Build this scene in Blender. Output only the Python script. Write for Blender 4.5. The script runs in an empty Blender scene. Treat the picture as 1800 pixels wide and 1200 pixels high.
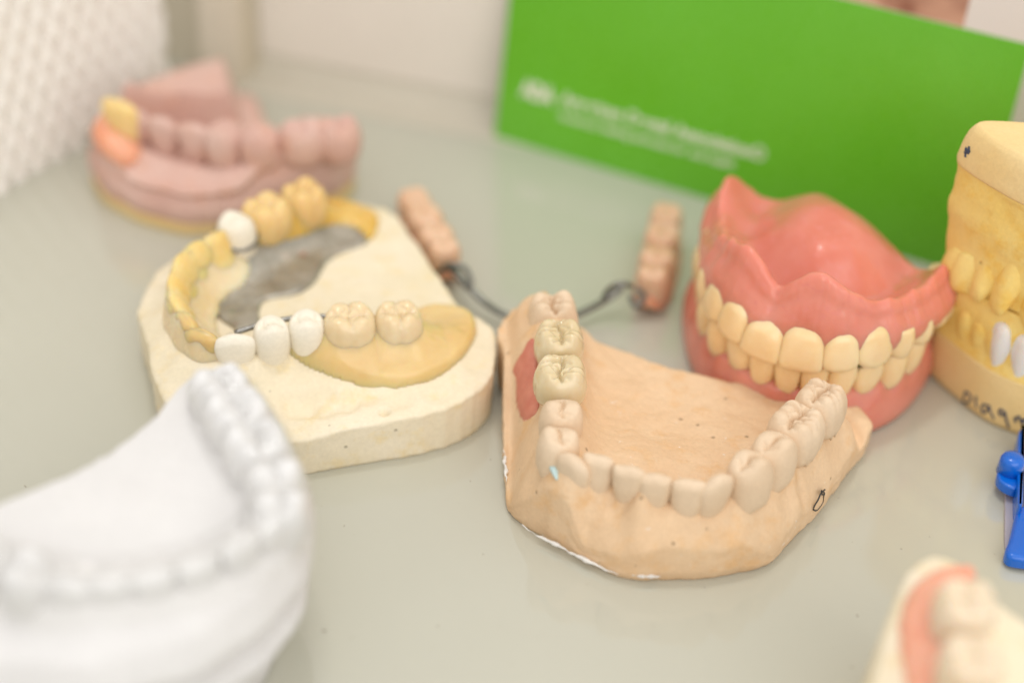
import bpy, math, random
import numpy as np
from mathutils import Matrix, Vector

C = bpy.context.scene.collection
SC = bpy.context.scene
S = 0.001                      # everything below is written in millimetres

# ------------------------------------------------------------------ camera
FPX, PITCH, ROLL, CAMH = 3000., math.radians(37.), math.radians(3.2), 214.
_fw = np.array([0, math.cos(PITCH), -math.sin(PITCH)])
_r0 = np.array([1., 0, 0]); _u0 = np.cross(_r0, _fw)
_ri = _r0 * math.cos(ROLL) + _u0 * math.sin(ROLL)
_up = -_r0 * math.sin(ROLL) + _u0 * math.cos(ROLL)
CAM = np.array([0, 0, CAMH])
cd = bpy.data.cameras.new('camera'); cam = bpy.data.objects.new('camera', cd); C.objects.link(cam)
m = Matrix(((_ri[0], _up[0], -_fw[0], 0), (_ri[1], _up[1], -_fw[1], 0), (_ri[2], _up[2], -_fw[2], CAMH * S), (0, 0, 0, 1)))
cam.matrix_world = m
cd.sensor_width = 36.; cd.lens = FPX * 36 / 1800.
cd.clip_start = 0.01; cd.clip_end = 20
cd.dof.use_dof = True; cd.dof.focus_distance = 0.313; cd.dof.aperture_fstop = 4.5
SC.camera = cam

# ------------------------------------------------------------------ light
w = bpy.data.worlds.new('World'); SC.world = w; w.use_nodes = True
w.node_tree.nodes['Background'].inputs[0].default_value = (1.0, 0.982, 0.955, 1)
w.node_tree.nodes['Background'].inputs[1].default_value = 0.80
def area(name, loc, target, size, power, col):
    l = bpy.data.lights.new(name, 'AREA'); l.shape = 'RECTANGLE'; l.size = size[0]; l.size_y = size[1]
    l.energy = power; l.color = col
    o = bpy.data.objects.new(name, l); C.objects.link(o); o.location = loc
    o.rotation_euler = (Vector(target) - Vector(loc)).to_track_quat('-Z', 'Y').to_euler()
    return o
area('ceiling_lamp', (-0.08, 0.44, 1.20), (0, 0.28, 0), (0.24, 0.10), 2.4, (1, 0.975, 0.94))
area('ceiling_panel', (0.12, 0.25, 1.60), (0, 0.30, 0), (1.2, 1.0), 2.0, (1, 0.975, 0.94))
area('front_fill', (0.40, -0.80, 0.90), (0, 0.33, 0), (1.4, 1.0), 7.5, (1, 0.975, 0.945))  # added soft fill from the camera side, brightens the upright faces
SC.view_settings.view_transform = 'Standard'; SC.view_settings.look = 'None'
SC.view_settings.exposure = 0.10; SC.view_settings.gamma = 1.0
SC.view_settings.use_curve_mapping = False

# ------------------------------------------------------------------ helpers
def at(px, py, z=0.):
    """the point at height z (mm) seen at a pixel of the 1800 x 1200 photograph"""
    d = (px - 900) * _ri - (py - 600) * _up + FPX * _fw
    return CAM + d * ((z - CAMH) / d[2])
def ats(l): return np.array([at(*a) for a in l])

rng = np.random.default_rng(7)
_lat = rng.random((256, 256))
def vnoise(x, y):
    x = np.asarray(x, float); y = np.asarray(y, float)
    xi = np.floor(x).astype(int); yi = np.floor(y).astype(int); fx = x - xi; fy = y - yi
    fx = fx * fx * (3 - 2 * fx); fy = fy * fy * (3 - 2 * fy)
    g = lambda a, b: _lat[a % 256, b % 256]
    return (g(xi, yi) * (1 - fx) + g(xi + 1, yi) * fx) * (1 - fy) + (g(xi, yi + 1) * (1 - fx) + g(xi + 1, yi + 1) * fx) * fy - .5
def fbm(x, y, n=4):
    s = 0
    for k in range(n): s = s + vnoise(x * 2 ** k + 17 * k, y * 2 ** k + 31 * k) / 2 ** k
    return s
def smooth(a, b, x):
    t = np.clip((np.asarray(x, float) - a) / (b - a), 0, 1); return t * t * (3 - 2 * t)
def herm(xs, ys, x):
    """smooth interpolation through control points (clamped)"""
    xs = np.array(xs, float); ys = np.array(ys, float); x = np.clip(x, xs[0], xs[-1])
    dl = np.diff(ys) / np.diff(xs); mm = np.zeros_like(ys)
    mm[1:-1] = np.where(dl[:-1] * dl[1:] > 0, 2 * dl[:-1] * dl[1:] / (dl[:-1] + dl[1:] + 1e-12), 0)
    mm[0] = dl[0]; mm[-1] = dl[-1]
    i = np.clip(np.searchsorted(xs, x, side='right') - 1, 0, len(xs) - 2)
    hh = xs[i + 1] - xs[i]; t = (x - xs[i]) / hh
    return ((1 + 2 * t) * (1 - t) ** 2 * ys[i] + t * (1 - t) ** 2 * hh * mm[i] + t * t * (3 - 2 * t) * ys[i + 1] + t * t * (t - 1) * hh * mm[i + 1])
def spline(P, n, closed=False):
    """Catmull-Rom through points, n samples evenly spaced by length"""
    P = np.asarray(P, float); k = len(P); out = []
    segs = k if closed else k - 1
    for i in range(segs):
        if closed: a, b, c, d = P[(i - 1) % k], P[i], P[(i + 1) % k], P[(i + 2) % k]
        else: a, b, c, d = P[max(i - 1, 0)], P[i], P[i + 1], P[min(i + 2, k - 1)]
        for t in np.linspace(0, 1, 24, endpoint=False):
            out.append(.5 * (2 * b + (c - a) * t + (2 * a - 5 * b + 4 * c - d) * t * t + (3 * b - a - 3 * c + d) * t ** 3))
    out.append(P[0] if closed else P[-1])
    return resample(np.array(out), n, closed)
def resample(P, n, closed=False):
    L = np.r_[0, np.cumsum(np.linalg.norm(np.diff(P[:, :2], axis=0), axis=1))]
    s = np.linspace(0, L[-1], n, endpoint=not closed)
    return np.stack([np.interp(s, L, P[:, j]) for j in range(P.shape[1])], 1)
def polyclosed(P, n, soft=1):
    P = np.asarray(P, float)
    for _ in range(soft):
        Q = []
        for i in range(len(P)):
            a, b = P[i], P[(i + 1) % len(P)]; l = np.linalg.norm(b[:2] - a[:2]); f = min(.25, 1.5 / max(l, 1e-6))
            Q += [a + f * (b - a), b - f * (b - a)]
        P = np.array(Q)
    return resample(np.vstack([P, P[:1]]), n, True)
def inpoly(P, x, y):
    x = np.asarray(x, float); y = np.asarray(y, float); r = np.zeros(x.shape, bool)
    for i in range(len(P)):
        x0, y0 = P[i][:2]; x1, y1 = P[(i + 1) % len(P)][:2]
        c = ((y0 > y) != (y1 > y)) & (x < (x1 - x0) * (y - y0) / ((y1 - y0) + 1e-12) + x0)
        r ^= c
    return r
def polydist(P, x, y):
    best = np.full(np.shape(x), 1e9)
    for i in range(len(P)):
        a = np.array(P[i][:2]); b = np.array(P[(i + 1) % len(P)][:2]); ab = b - a
        t = np.clip(((x - a[0]) * ab[0] + (y - a[1]) * ab[1]) / (ab @ ab + 1e-12), 0, 1)
        best = np.minimum(best, np.hypot(x - a[0] - t * ab[0], y - a[1] - t * ab[1]))
    return best
class TPS:
    """a smooth surface z(x, y) through a handful of measured points"""
    def __init__(s, pts, lam=2e-4):
        P = np.asarray(pts, float); s.p = P[:, :2]; n = len(P)
        s.c0 = s.p.mean(0); q = (s.p - s.c0) / 30; s.q = q
        A = np.zeros((n + 3, n + 3)); A[:n, :n] = s.k(q, q) + lam * np.eye(n)
        A[:n, n] = 1; A[:n, n + 1:] = q; A[n, :n] = 1; A[n + 1:, :n] = q.T
        s.w = np.linalg.solve(A, np.r_[P[:, 2], 0, 0, 0])
    @staticmethod
    def k(a, b):
        r2 = ((a[:, None] - b[None]) ** 2).sum(2); return .5 * r2 * np.log(r2 + 1e-9)
    def __call__(s, x, y):
        sh = np.shape(x); q = (np.stack([np.ravel(x), np.ravel(y)], 1) - s.c0) / 30
        n = len(s.q); return (s.k(q, s.q) @ s.w[:n] + s.w[n] + q @ s.w[n + 1:]).reshape(sh)

def grid(nu, nv, wu=False, wv=False, flip=False, off=0):
    F = []
    for i in range(nu if wu else nu - 1):
        for j in range(nv if wv else nv - 1):
            a = i * nv + j; b = ((i + 1) % nu) * nv + j; c = ((i + 1) % nu) * nv + (j + 1) % nv; d = i * nv + (j + 1) % nv
            F.append((a + off, d + off, c + off, b + off) if flip else (a + off, b + off, c + off, d + off))
    return F
def thing(name, base, label, cat, group=None):
    o = bpy.data.objects.new(name, None); C.objects.link(o); o.empty_display_size = .005
    o.location = Vector(base) * S; o['label'] = label; o['category'] = cat
    if group: o['group'] = group
    return o
def mk(name, V, F, mat, parent=None, smooth_=True, fix=False):
    """one mesh object from world millimetres, stored relative to its thing"""
    V = np.asarray(V, float)
    par = parent; off = np.zeros(3)
    while par is not None: off = off + np.array(par.location) / S; par = par.parent
    me = bpy.data.meshes.new(name); me.from_pydata(((V - off) * S).tolist(), [], [tuple(int(i) for i in f) for f in F])
    if fix:
        import bmesh
        bm = bmesh.new(); bm.from_mesh(me); bmesh.ops.recalc_face_normals(bm, faces=bm.faces); bm.to_mesh(me); bm.free()
    if smooth_: me.polygons.foreach_set('use_smooth', [True] * len(me.polygons))
    me.materials.append(mat); me.update()
    o = bpy.data.objects.new(name, me); C.objects.link(o)
    if parent is not None: o.parent = parent
    return o
def sharp(o, deg=35):
    o.data.set_sharp_from_angle(angle=math.radians(deg))
def tag(o, label, cat, group=None):
    o['label'] = label; o['category'] = cat
    if group: o['group'] = group
    return o

# ------------------------------------------------------------------ materials
def nt(name):
    m_ = bpy.data.materials.new(name); m_.use_nodes = True
    t = m_.node_tree; return m_, t, t.nodes['Principled BSDF']
def N(t, typ, **kw):
    n = t.nodes.new(typ)
    for k, v in kw.items():
        if k in n.inputs: n.inputs[k].default_value = v
        else: setattr(n, k, v)
    return n
def ramp(t, stops):
    r = t.nodes.new('ShaderNodeValToRGB'); e = r.color_ramp.elements
    while len(e) < len(stops): e.new(.5)
    for a, (p, c) in zip(e, stops): a.position = p; a.color = (*c, 1)
    return r
def mixc(t, fac, a, b, blend='MIX'):
    n = t.nodes.new('ShaderNodeMix'); n.data_type = 'RGBA'; n.blend_type = blend
    for sock, v in ((n.inputs[0], fac), (n.inputs[6], a), (n.inputs[7], b)):
        if hasattr(v, 'is_linked'): t.links.new(v, sock)
        elif isinstance(v, (tuple, list)): sock.default_value = (*v[:3], 1)
        else: sock.default_value = v
    return n.outputs[2]
def stone(name, c1, c2, c3=None, rough=.75, grain=.00008, pits=.5, sss=0., spec=.25, chalk=0., coat=0.):
    m_, t, b = nt(name); L = t.links
    co = N(t, 'ShaderNodeTexCoord').outputs['Object']
    n1 = N(t, 'ShaderNodeTexNoise', Scale=75., Detail=5., Roughness=.6); L.new(co, n1.inputs['Vector'])
    r1 = ramp(t, [(.32, c1), (.68, c2)]); L.new(n1.outputs['Fac'], r1.inputs[0]); col = r1.outputs[0]
    if c3:
        n2 = N(t, 'ShaderNodeTexNoise', Scale=190., Detail=4., Roughness=.65); L.new(co, n2.inputs['Vector'])
        r2 = ramp(t, [(.52, (0, 0, 0)), (.70, (1, 1, 1))]); L.new(n2.outputs['Fac'], r2.inputs[0])
        col = mixc(t, r2.outputs[0], col, c3)
    n4 = N(t, 'ShaderNodeTexNoise', Scale=1400., Detail=3., Roughness=.6); L.new(co, n4.inputs['Vector'])
    r4 = ramp(t, [(.3, (.955, .955, .955)), (.7, (1.035, 1.035, 1.035))]); L.new(n4.outputs['Fac'], r4.inputs[0])
    col = mixc(t, 1., col, r4.outputs[0], 'MULTIPLY')
    if chalk:
        nc = N(t, 'ShaderNodeTexNoise', Scale=420., Detail=8., Roughness=.78); L.new(co, nc.inputs['Vector'])
        rc = ramp(t, [(.63, (0, 0, 0)), (.69, (chalk,) * 3)]); L.new(nc.outputs['Fac'], rc.inputs[0])
        col = mixc(t, rc.outputs[0], col, (.86, .84, .82))
    v = N(t, 'ShaderNodeTexVoronoi', Scale=330.); L.new(co, v.inputs['Vector'])
    sep = N(t, 'ShaderNodeSeparateColor'); L.new(v.outputs['Color'], sep.inputs[0])
    gt = N(t, 'ShaderNodeMath', operation='GREATER_THAN'); L.new(sep.outputs[0], gt.inputs[0]); gt.inputs[1].default_value = 1 - .15 * pits
    rv = ramp(t, [(.07, (1, 1, 1)), (.16, (0, 0, 0))]); L.new(v.outputs['Distance'], rv.inputs[0])
    pit = N(t, 'ShaderNodeMath', operation='MULTIPLY'); L.new(gt.outputs[0], pit.inputs[0]); L.new(rv.outputs[0], pit.inputs[1])
    dark = tuple(x * .42 for x in c1)
    pm = N(t, 'ShaderNodeMath', operation='MULTIPLY'); L.new(pit.outputs[0], pm.inputs[0]); pm.inputs[1].default_value = .75
    col = mixc(t, pm.outputs[0], col, dark)
    L.new(col, b.inputs['Base Color'])
    n3 = N(t, 'ShaderNodeTexNoise', Scale=900., Detail=5., Roughness=.65); L.new(co, n3.inputs['Vector'])
    sb = N(t, 'ShaderNodeMath', operation='MULTIPLY_ADD'); L.new(pit.outputs[0], sb.inputs[0]); sb.inputs[1].default_value = -2.2; L.new(n3.outputs['Fac'], sb.inputs[2])
    bp = N(t, 'ShaderNodeBump', Strength=.8, Distance=grain); L.new(sb.outputs[0], bp.inputs['Height']); L.new(bp.outputs[0], b.inputs['Normal'])
    b.inputs['Roughness'].default_value = rough; b.inputs['Specular IOR Level'].default_value = spec
    if coat: b.inputs['Coat Weight'].default_value = coat; b.inputs['Coat Roughness'].default_value = .12
    if sss:
        b.inputs['Subsurface Weight'].default_value = sss; b.inputs['Subsurface Scale'].default_value = .0012
        b.inputs['Subsurface Radius'].default_value = (1, .7, .45)
    return m_
def resin(name, c1, c2, rough=.22, sss=.6, rad=(1, .6, .35), scale=.003, nscale=110., bump=.00006, trans=0., spec=.5, c3=None, bscale=420.):
    m_, t, b = nt(name); L = t.links
    co = N(t, 'ShaderNodeTexCoord').outputs['Object']
    n1 = N(t, 'ShaderNodeTexNoise', Scale=nscale, Detail=4., Roughness=.55); L.new(co, n1.inputs['Vector'])
    r1 = ramp(t, [(.35, c1), (.65, c2)]); L.new(n1.outputs['Fac'], r1.inputs[0]); col = r1.outputs[0]
    if c3:
        n2 = N(t, 'ShaderNodeTexNoise', Scale=700., Detail=3.); L.new(co, n2.inputs['Vector'])
        r2 = ramp(t, [(.55, (0, 0, 0)), (.75, (1, 1, 1))]); L.new(n2.outputs['Fac'], r2.inputs[0]); col = mixc(t, r2.outputs[0], col, c3)
    L.new(col, b.inputs['Base Color'])
    n3 = N(t, 'ShaderNodeTexNoise', Scale=bscale, Detail=4., Roughness=.5); L.new(co, n3.inputs['Vector'])
    bp = N(t, 'ShaderNodeBump', Strength=.6, Distance=bump); L.new(n3.outputs['Fac'], bp.inputs['Height']); L.new(bp.outputs[0], b.inputs['Normal'])
    rr = N(t, 'ShaderNodeMapRange'); L.new(n3.outputs['Fac'], rr.inputs[0]); rr.inputs[3].default_value = rough * .7; rr.inputs[4].default_value = rough * 1.4
    L.new(rr.outputs[0], b.inputs['Roughness'])
    b.inputs['Subsurface Weight'].default_value = sss; b.inputs['Subsurface Scale'].default_value = scale
    b.inputs['Subsurface Radius'].default_value = rad; b.inputs['Specular IOR Level'].default_value = spec
    if trans: b.inputs['Transmission Weight'].default_value = trans
    return m_
def plain(name, c, rough=.5, metal=0., spec=.5, coat=0.):
    m_, t, b = nt(name)
    b.inputs['Base Color'].default_value = (*c, 1); b.inputs['Roughness'].default_value = rough
    b.inputs['Metallic'].default_value = metal; b.inputs['Specular IOR Level'].default_value = spec
    if coat: b.inputs['Coat Weight'].default_value = coat
    return m_

M = {}
M['tan'] = stone('tan_stone', (.74, .51, .31), (.81, .595, .39), (.77, .50, .27), rough=.7, chalk=.75, pits=1.)
M['tan_tooth'] = stone('tan_tooth_stone', (.72, .545, .375), (.78, .615, .445), None, rough=.62, pits=.25, grain=.00005)
M['cream'] = stone('cream_stone', (.80, .70, .50), (.85, .76, .59), (.82, .68, .42), rough=.72, pits=.25)
M['cream_tooth'] = stone('cream_tooth_stone', (.83, .77, .64), (.86, .80, .68), None, rough=.65, pits=.1, grain=.00005)
M['white'] = stone('white_plaster', (.715, .70, .69), (.755, .74, .73), None, rough=.5, pits=.0, grain=.00003)
M['white_tooth'] = stone('white_tooth_plaster', (.72, .71, .70), (.77, .76, .75), None, rough=.3, pits=.0, grain=.00003, spec=.5)
M['pink'] = stone('mauve_stone', (.63, .395, .335), (.70, .49, .425), (.67, .40, .31), rough=.8, pits=.3)
M['yellow'] = stone('yellow_stone', (.86, .60, .17), (.89, .68, .25), (.85, .55, .12), rough=.62, pits=.7)
M['pale_yellow'] = stone('pale_yellow_stone', (.81, .585, .26), (.845, .645, .33), None, rough=.7, pits=.35)
M['ceramic'] = resin('glazed_ceramic', (.66, .53, .31), (.73, .62, .42), rough=.10, sss=.5, rad=(1, .75, .5), scale=.0012, nscale=160., bump=.00003, c3=(.70, .56, .33))
M['gum_mask'] = resin('soft_gum_silicone', (.62, .20, .14), (.70, .27, .19), rough=.5, sss=.2, nscale=300., bump=.0002, scale=.001, bscale=600.)
M['denture_pink'] = resin('denture_acrylic', (.68, .215, .145), (.74, .28, .205), rough=.17, sss=.6, rad=(1, .38, .26), scale=.004, nscale=90., bump=.00003, c3=(.70, .24, .19))
M['denture_tooth'] = resin('denture_tooth_acrylic', (.85, .60, .31), (.89, .68, .40), rough=.2, sss=.5, rad=(1, .7, .4), scale=.002, nscale=130., bump=.00003)
M['amber'] = resin('amber_acrylic', (.72, .48, .19), (.78, .57, .27), rough=.22, sss=.75, rad=(1, .62, .25), scale=.004, nscale=90., bump=.00006)
M['amber_deep'] = resin('deep_amber_acrylic', (.72, .42, .08), (.78, .52, .16), rough=.25, sss=.7, rad=(1, .6, .2), scale=.004, nscale=120., bump=.00006)
M['amber_clear'] = resin('cloudy_clear_acrylic', (.80, .60, .34), (.84, .70, .48), rough=.25, sss=.75, rad=(1, .7, .4), scale=.004, nscale=110., bump=.00008)
M['acrylic_tooth'] = resin('translucent_tooth_acrylic', (.74, .58, .35), (.80, .67, .45), rough=.16, sss=.6, rad=(1, .7, .45), scale=.002, nscale=150., bump=.00003)
M['pale_tooth'] = resin('pale_tooth_acrylic', (.80, .77, .74), (.84, .81, .785), rough=.3, sss=.4, scale=.0015)
M['peach_tooth'] = resin('peach_tooth_acrylic', (.70, .44, .27), (.76, .52, .36), rough=.35, sss=.4, scale=.002)
M['orange_gum'] = resin('orange_gum_acrylic', (.78, .33, .19), (.82, .42, .27), rough=.35, sss=.5, rad=(1, .4, .2), scale=.003)
M['aqua'] = plain('pale_aqua', (.50, .66, .66), .4)
M['amber_yellow'] = resin('yellow_amber_acrylic', (.80, .55, .18), (.84, .64, .30), rough=.25, sss=.7, rad=(1, .65, .25), scale=.004, nscale=160., bump=.00006)
M['chalk'] = stone('white_chalk', (.80, .77, .73), (.86, .84, .81), None, rough=.85, pits=0)
M['coral_gum'] = resin('coral_gum_acrylic', (.82, .34, .22), (.86, .43, .30), rough=.25, sss=.5, rad=(1, .4, .2), scale=.003)
M['ink'] = plain('ink', (.05, .06, .10), .7)
M['pencil'] = plain('pencil_lead', (.06, .055, .05), .6)
M['steel'] = plain('steel_wire', (.22, .215, .20), .3, 1.)
M['blue'] = plain('blue_plastic', (.0, .13, .62), .25, 0, .5, .3)
M['lavender'] = plain('lavender_reflection', (.42, .40, .46), .4)  # reflected, shaded tint beside the blue piece, put into a colour
M['fissure'] = plain('stain', (.30, .17, .05), .5)

def metal_plate_mat():
    m_, t, b = nt('cast_alloy'); L = t.links
    co = N(t, 'ShaderNodeTexCoord').outputs['Object']
    n1 = N(t, 'ShaderNodeTexNoise', Scale=130., Detail=6., Roughness=.7); L.new(co, n1.inputs['Vector'])
    r1 = ramp(t, [(.3, (.28, .26, .22)), (.5, (.41, .385, .33)), (.7, (.54, .51, .45))]); L.new(n1.outputs['Fac'], r1.inputs[0])
    col = r1.outputs[0]
    for sc_, lo, tint in ((210., .66, (.10, .24, .07)), (170., .64, (.38, .17, .10)), (95., .66, (.58, .55, .50))):
        ns = N(t, 'ShaderNodeTexNoise', Scale=sc_, Detail=3.); ns.noise_dimensions = '4D'; L.new(co, ns.inputs['Vector']); ns.inputs['W'].default_value = sc_
        rs = ramp(t, [(lo, (0, 0, 0)), (lo + .06, (.8, .8, .8))]); L.new(ns.outputs['Fac'], rs.inputs[0]); col = mixc(t, rs.outputs[0], col, tint)
    L.new(col, b.inputs['Base Color']); b.inputs['Metallic'].default_value = .7
    n2 = N(t, 'ShaderNodeTexNoise', Scale=900., Detail=6., Roughness=.7); L.new(co, n2.inputs['Vector'])
    rr = N(t, 'ShaderNodeMapRange'); L.new(n2.outputs['Fac'], rr.inputs[0]); rr.inputs[3].default_value = .22; rr.inputs[4].default_value = .5
    L.new(rr.outputs[0], b.inputs['Roughness'])
    bp = N(t, 'ShaderNodeBump', Strength=.7, Distance=.00008); L.new(n2.outputs['Fac'], bp.inputs['Height']); L.new(bp.outputs[0], b.inputs['Normal'])
    return m_
M['alloy'] = metal_plate_mat()
def clear_mat():
    m_ = bpy.data.materials.new('clear_splint_plastic'); m_.use_nodes = True; t = m_.node_tree; t.nodes.clear()
    o = N(t, 'ShaderNodeOutputMaterial'); mx = N(t, 'ShaderNodeMixShader')
    tr = N(t, 'ShaderNodeBsdfTransparent'); tr.inputs[0].default_value = (.995, .994, .99, 1)
    gl = N(t, 'ShaderNodeBsdfGlossy', Roughness=.10); lw = N(t, 'ShaderNodeLayerWeight', Blend=.5)
    pw = N(t, 'ShaderNodeMath', operation='POWER'); t.links.new(lw.outputs['Facing'], pw.inputs[0]); pw.inputs[1].default_value = 4.
    fr = N(t, 'ShaderNodeMath', operation='MULTIPLY_ADD'); t.links.new(pw.outputs[0], fr.inputs[0]); fr.inputs[1].default_value = .45; fr.inputs[2].default_value = .07
    for a, b_ in ((fr.outputs[0], mx.inputs[0]), (tr.outputs[0], mx.inputs[1]), (gl.outputs[0], mx.inputs[2]), (mx.outputs[0], o.inputs[0])): t.links.new(a, b_)
    return m_
M['clear'] = clear_mat()

# ------------------------------------------------------------------ the shelf and the walls
def structure(o, label=None, cat=None):
    o['kind'] = 'structure'
    if label: o['label'] = label
    return o
def shelf_mat():
    m_, t, b = nt('frosted_shelf_glass'); L = t.links
    co = N(t, 'ShaderNodeTexCoord').outputs['Object']
    n1 = N(t, 'ShaderNodeTexNoise', Scale=9., Detail=3.); L.new(co, n1.inputs['Vector'])
    r1 = ramp(t, [(.35, (.495, .49, .41)), (.65, (.53, .525, .445))]); L.new(n1.outputs['Fac'], r1.inputs[0]); col = r1.outputs[0]
    n2 = N(t, 'ShaderNodeTexNoise', Scale=420., Detail=7., Roughness=.75); L.new(co, n2.inputs['Vector'])
    r2 = ramp(t, [(.69, (0, 0, 0)), (.76, (.35, .35, .35))]); L.new(n2.outputs['Fac'], r2.inputs[0])
    col = mixc(t, r2.outputs[0], col, (.36, .33, .27))
    L.new(col, b.inputs['Base Color'])
    n3 = N(t, 'ShaderNodeTexNoise', Scale=60., Detail=6., Roughness=.7); L.new(co, n3.inputs['Vector'])
    rr = N(t, 'ShaderNodeMapRange'); L.new(n3.outputs['Fac'], rr.inputs[0]); rr.inputs[3].default_value = .03; rr.inputs[4].default_value = .09
    L.new(rr.outputs[0], b.inputs['Roughness']); b.inputs['IOR'].default_value = 1.75
    return m_
def box(name, a, b, mat, parent=None):
    x0, y0, z0 = a; x1, y1, z1 = b
    V = [(x0, y0, z0), (x1, y0, z0), (x1, y1, z0), (x0, y1, z0), (x0, y0, z1), (x1, y0, z1), (x1, y1, z1), (x0, y1, z1)]
    F = [(0, 3, 2, 1), (4, 5, 6, 7), (0, 1, 5, 4), (1, 2, 6, 5), (2, 3, 7, 6), (3, 0, 4, 7)]
    return mk(name, V, F, mat, parent, smooth_=False)
def obox(name, p, u, v, n, z0, z1, mat, parent=None, th=3., bevel=0.):
    """upright slab: from p along u (2-D) for length v, thickness th along n"""
    p = np.array(p); u = np.array(u); n = np.array(n); V = []
    for z in (z0, z1):
        for q in (p, p + u * v, p + u * v + n * th, p + n * th): V.append((q[0], q[1], z))
    F = [(0, 3, 2, 1), (4, 5, 6, 7), (0, 1, 5, 4), (1, 2, 6, 5), (2, 3, 7, 6), (3, 0, 4, 7)]
    return mk(name, V, F, mat, parent, smooth_=False, fix=True)
structure(box('shelf', (-420, -60, -8), (420, 520, 0), shelf_mat()), 'pale grey green glass shelf that every model stands on')

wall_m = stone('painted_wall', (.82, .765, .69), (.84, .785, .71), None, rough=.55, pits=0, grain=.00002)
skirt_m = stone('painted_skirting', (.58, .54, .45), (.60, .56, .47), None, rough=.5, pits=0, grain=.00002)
post_m = stone('painted_post', (.72, .65, .53), (.74, .67, .55), None, rough=.5, pits=0, grain=.00002)
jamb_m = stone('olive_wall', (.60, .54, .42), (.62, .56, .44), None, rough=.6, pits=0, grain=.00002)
B0 = at(450, 160)[:2]; B1 = at(845, 238)[:2]
bu = (B1 - B0) / np.linalg.norm(B1 - B0); bn = np.array([-bu[1], bu[0]])
wv = B0 - bu * 7 + bn * 11
structure(obox('wall_back', wv, bu, 420, bn, 0.02, 230, wall_m, th=6), 'plain beige wall behind the shelf')
# coved strip along its foot
cv = []
ks = np.linspace(0, 1, 12)
for L_ in (0., 420.):
    for k in ks:
        a = k * math.pi / 2; d_ = 12.5 * (1 - math.sin(a)); zz = 5 * (1 - math.cos(a)) + .05
        q = wv + bu * L_ - bn * (d_ + .1); cv.append((q[0], q[1], zz))
structure(mk('wall_skirting', cv, grid(2, 12), skirt_m, fix=True), 'coved strip along the foot of the beige wall')
# corner: post and olive jamb
pq = at(425, 160)[:2] + bn * 4
structure(obox('wall_post', pq - bu * 12 - bn * 2., bu, 10.5, bn, .02, 230, post_m, th=7), 'pale narrow corner post')
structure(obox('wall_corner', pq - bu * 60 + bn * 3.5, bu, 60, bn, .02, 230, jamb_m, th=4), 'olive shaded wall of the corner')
# embossed panel on the left
P0 = at(0, 333)[:2]; P1 = at(294, 165)[:2]
pu = (P1 - P0) / np.linalg.norm(P1 - P0); pn = np.array([-pu[1], pu[0]])     # pn points away from the shelf's middle
Lp = np.linalg.norm(P1 - P0); ext = 150.
def emboss(u_, z_):
    """rows of leaning almond-shaped bosses, every second row shifted by half a boss"""
    cw, ch = 6.0, 10.5
    uu = u_ + .09 * z_
    out = np.zeros_like(u_)
    for sh in (0, 1):
        a = uu / cw + .5 * sh; b_ = z_ / ch + .5 * sh
        fa = a - np.round(a); fb = b_ - np.round(b_)
        wd = .41 * np.clip(1 - (2 * np.abs(fb)) ** 1.7, 0, 1)
        out = np.maximum(out, np.sqrt(np.clip(1 - (fa / (wd + 1e-4)) ** 2, 0, 1)) * np.clip(wd * 2.4, 0, 1))
    return out
nu_, nz_ = 300, 200
us = np.linspace(-ext, Lp, nu_); zs = np.linspace(.05, 120, nz_)
UU, ZZ = np.meshgrid(us, zs, indexing='ij')
hh = emboss(UU, ZZ) * 1.9 * (1 + .5 * vnoise(UU * .13, ZZ * .09))
PX = P0[0] + pu[0] * UU - pn[0] * hh; PY = P0[1] + pu[1] * UU - pn[1] * hh
panel_m = plain('embossed_white_sheet', (.95, .91, .86), .4)
fr_ = np.stack([PX, PY, ZZ], 2).reshape(-1, 3)
bk = np.stack([P0[0] + pu[0] * UU[:, [0, -1]] + pn[0] * 4, P0[1] + pu[1] * UU[:, [0, -1]] + pn[1] * 4, ZZ[:, [0, -1]]], 2)
panel = structure(mk('wall_panel', fr_, grid(nu_, nz_), panel_m, fix=False), 'white wall panel embossed with almond shaped bosses')
structure(obox('wall_left', P0 - pu * ext + pn * 1.1, pu, ext + Lp, pn, .02, 121, panel_m, th=3.5), 'flat wall carrying the embossed panel')

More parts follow.
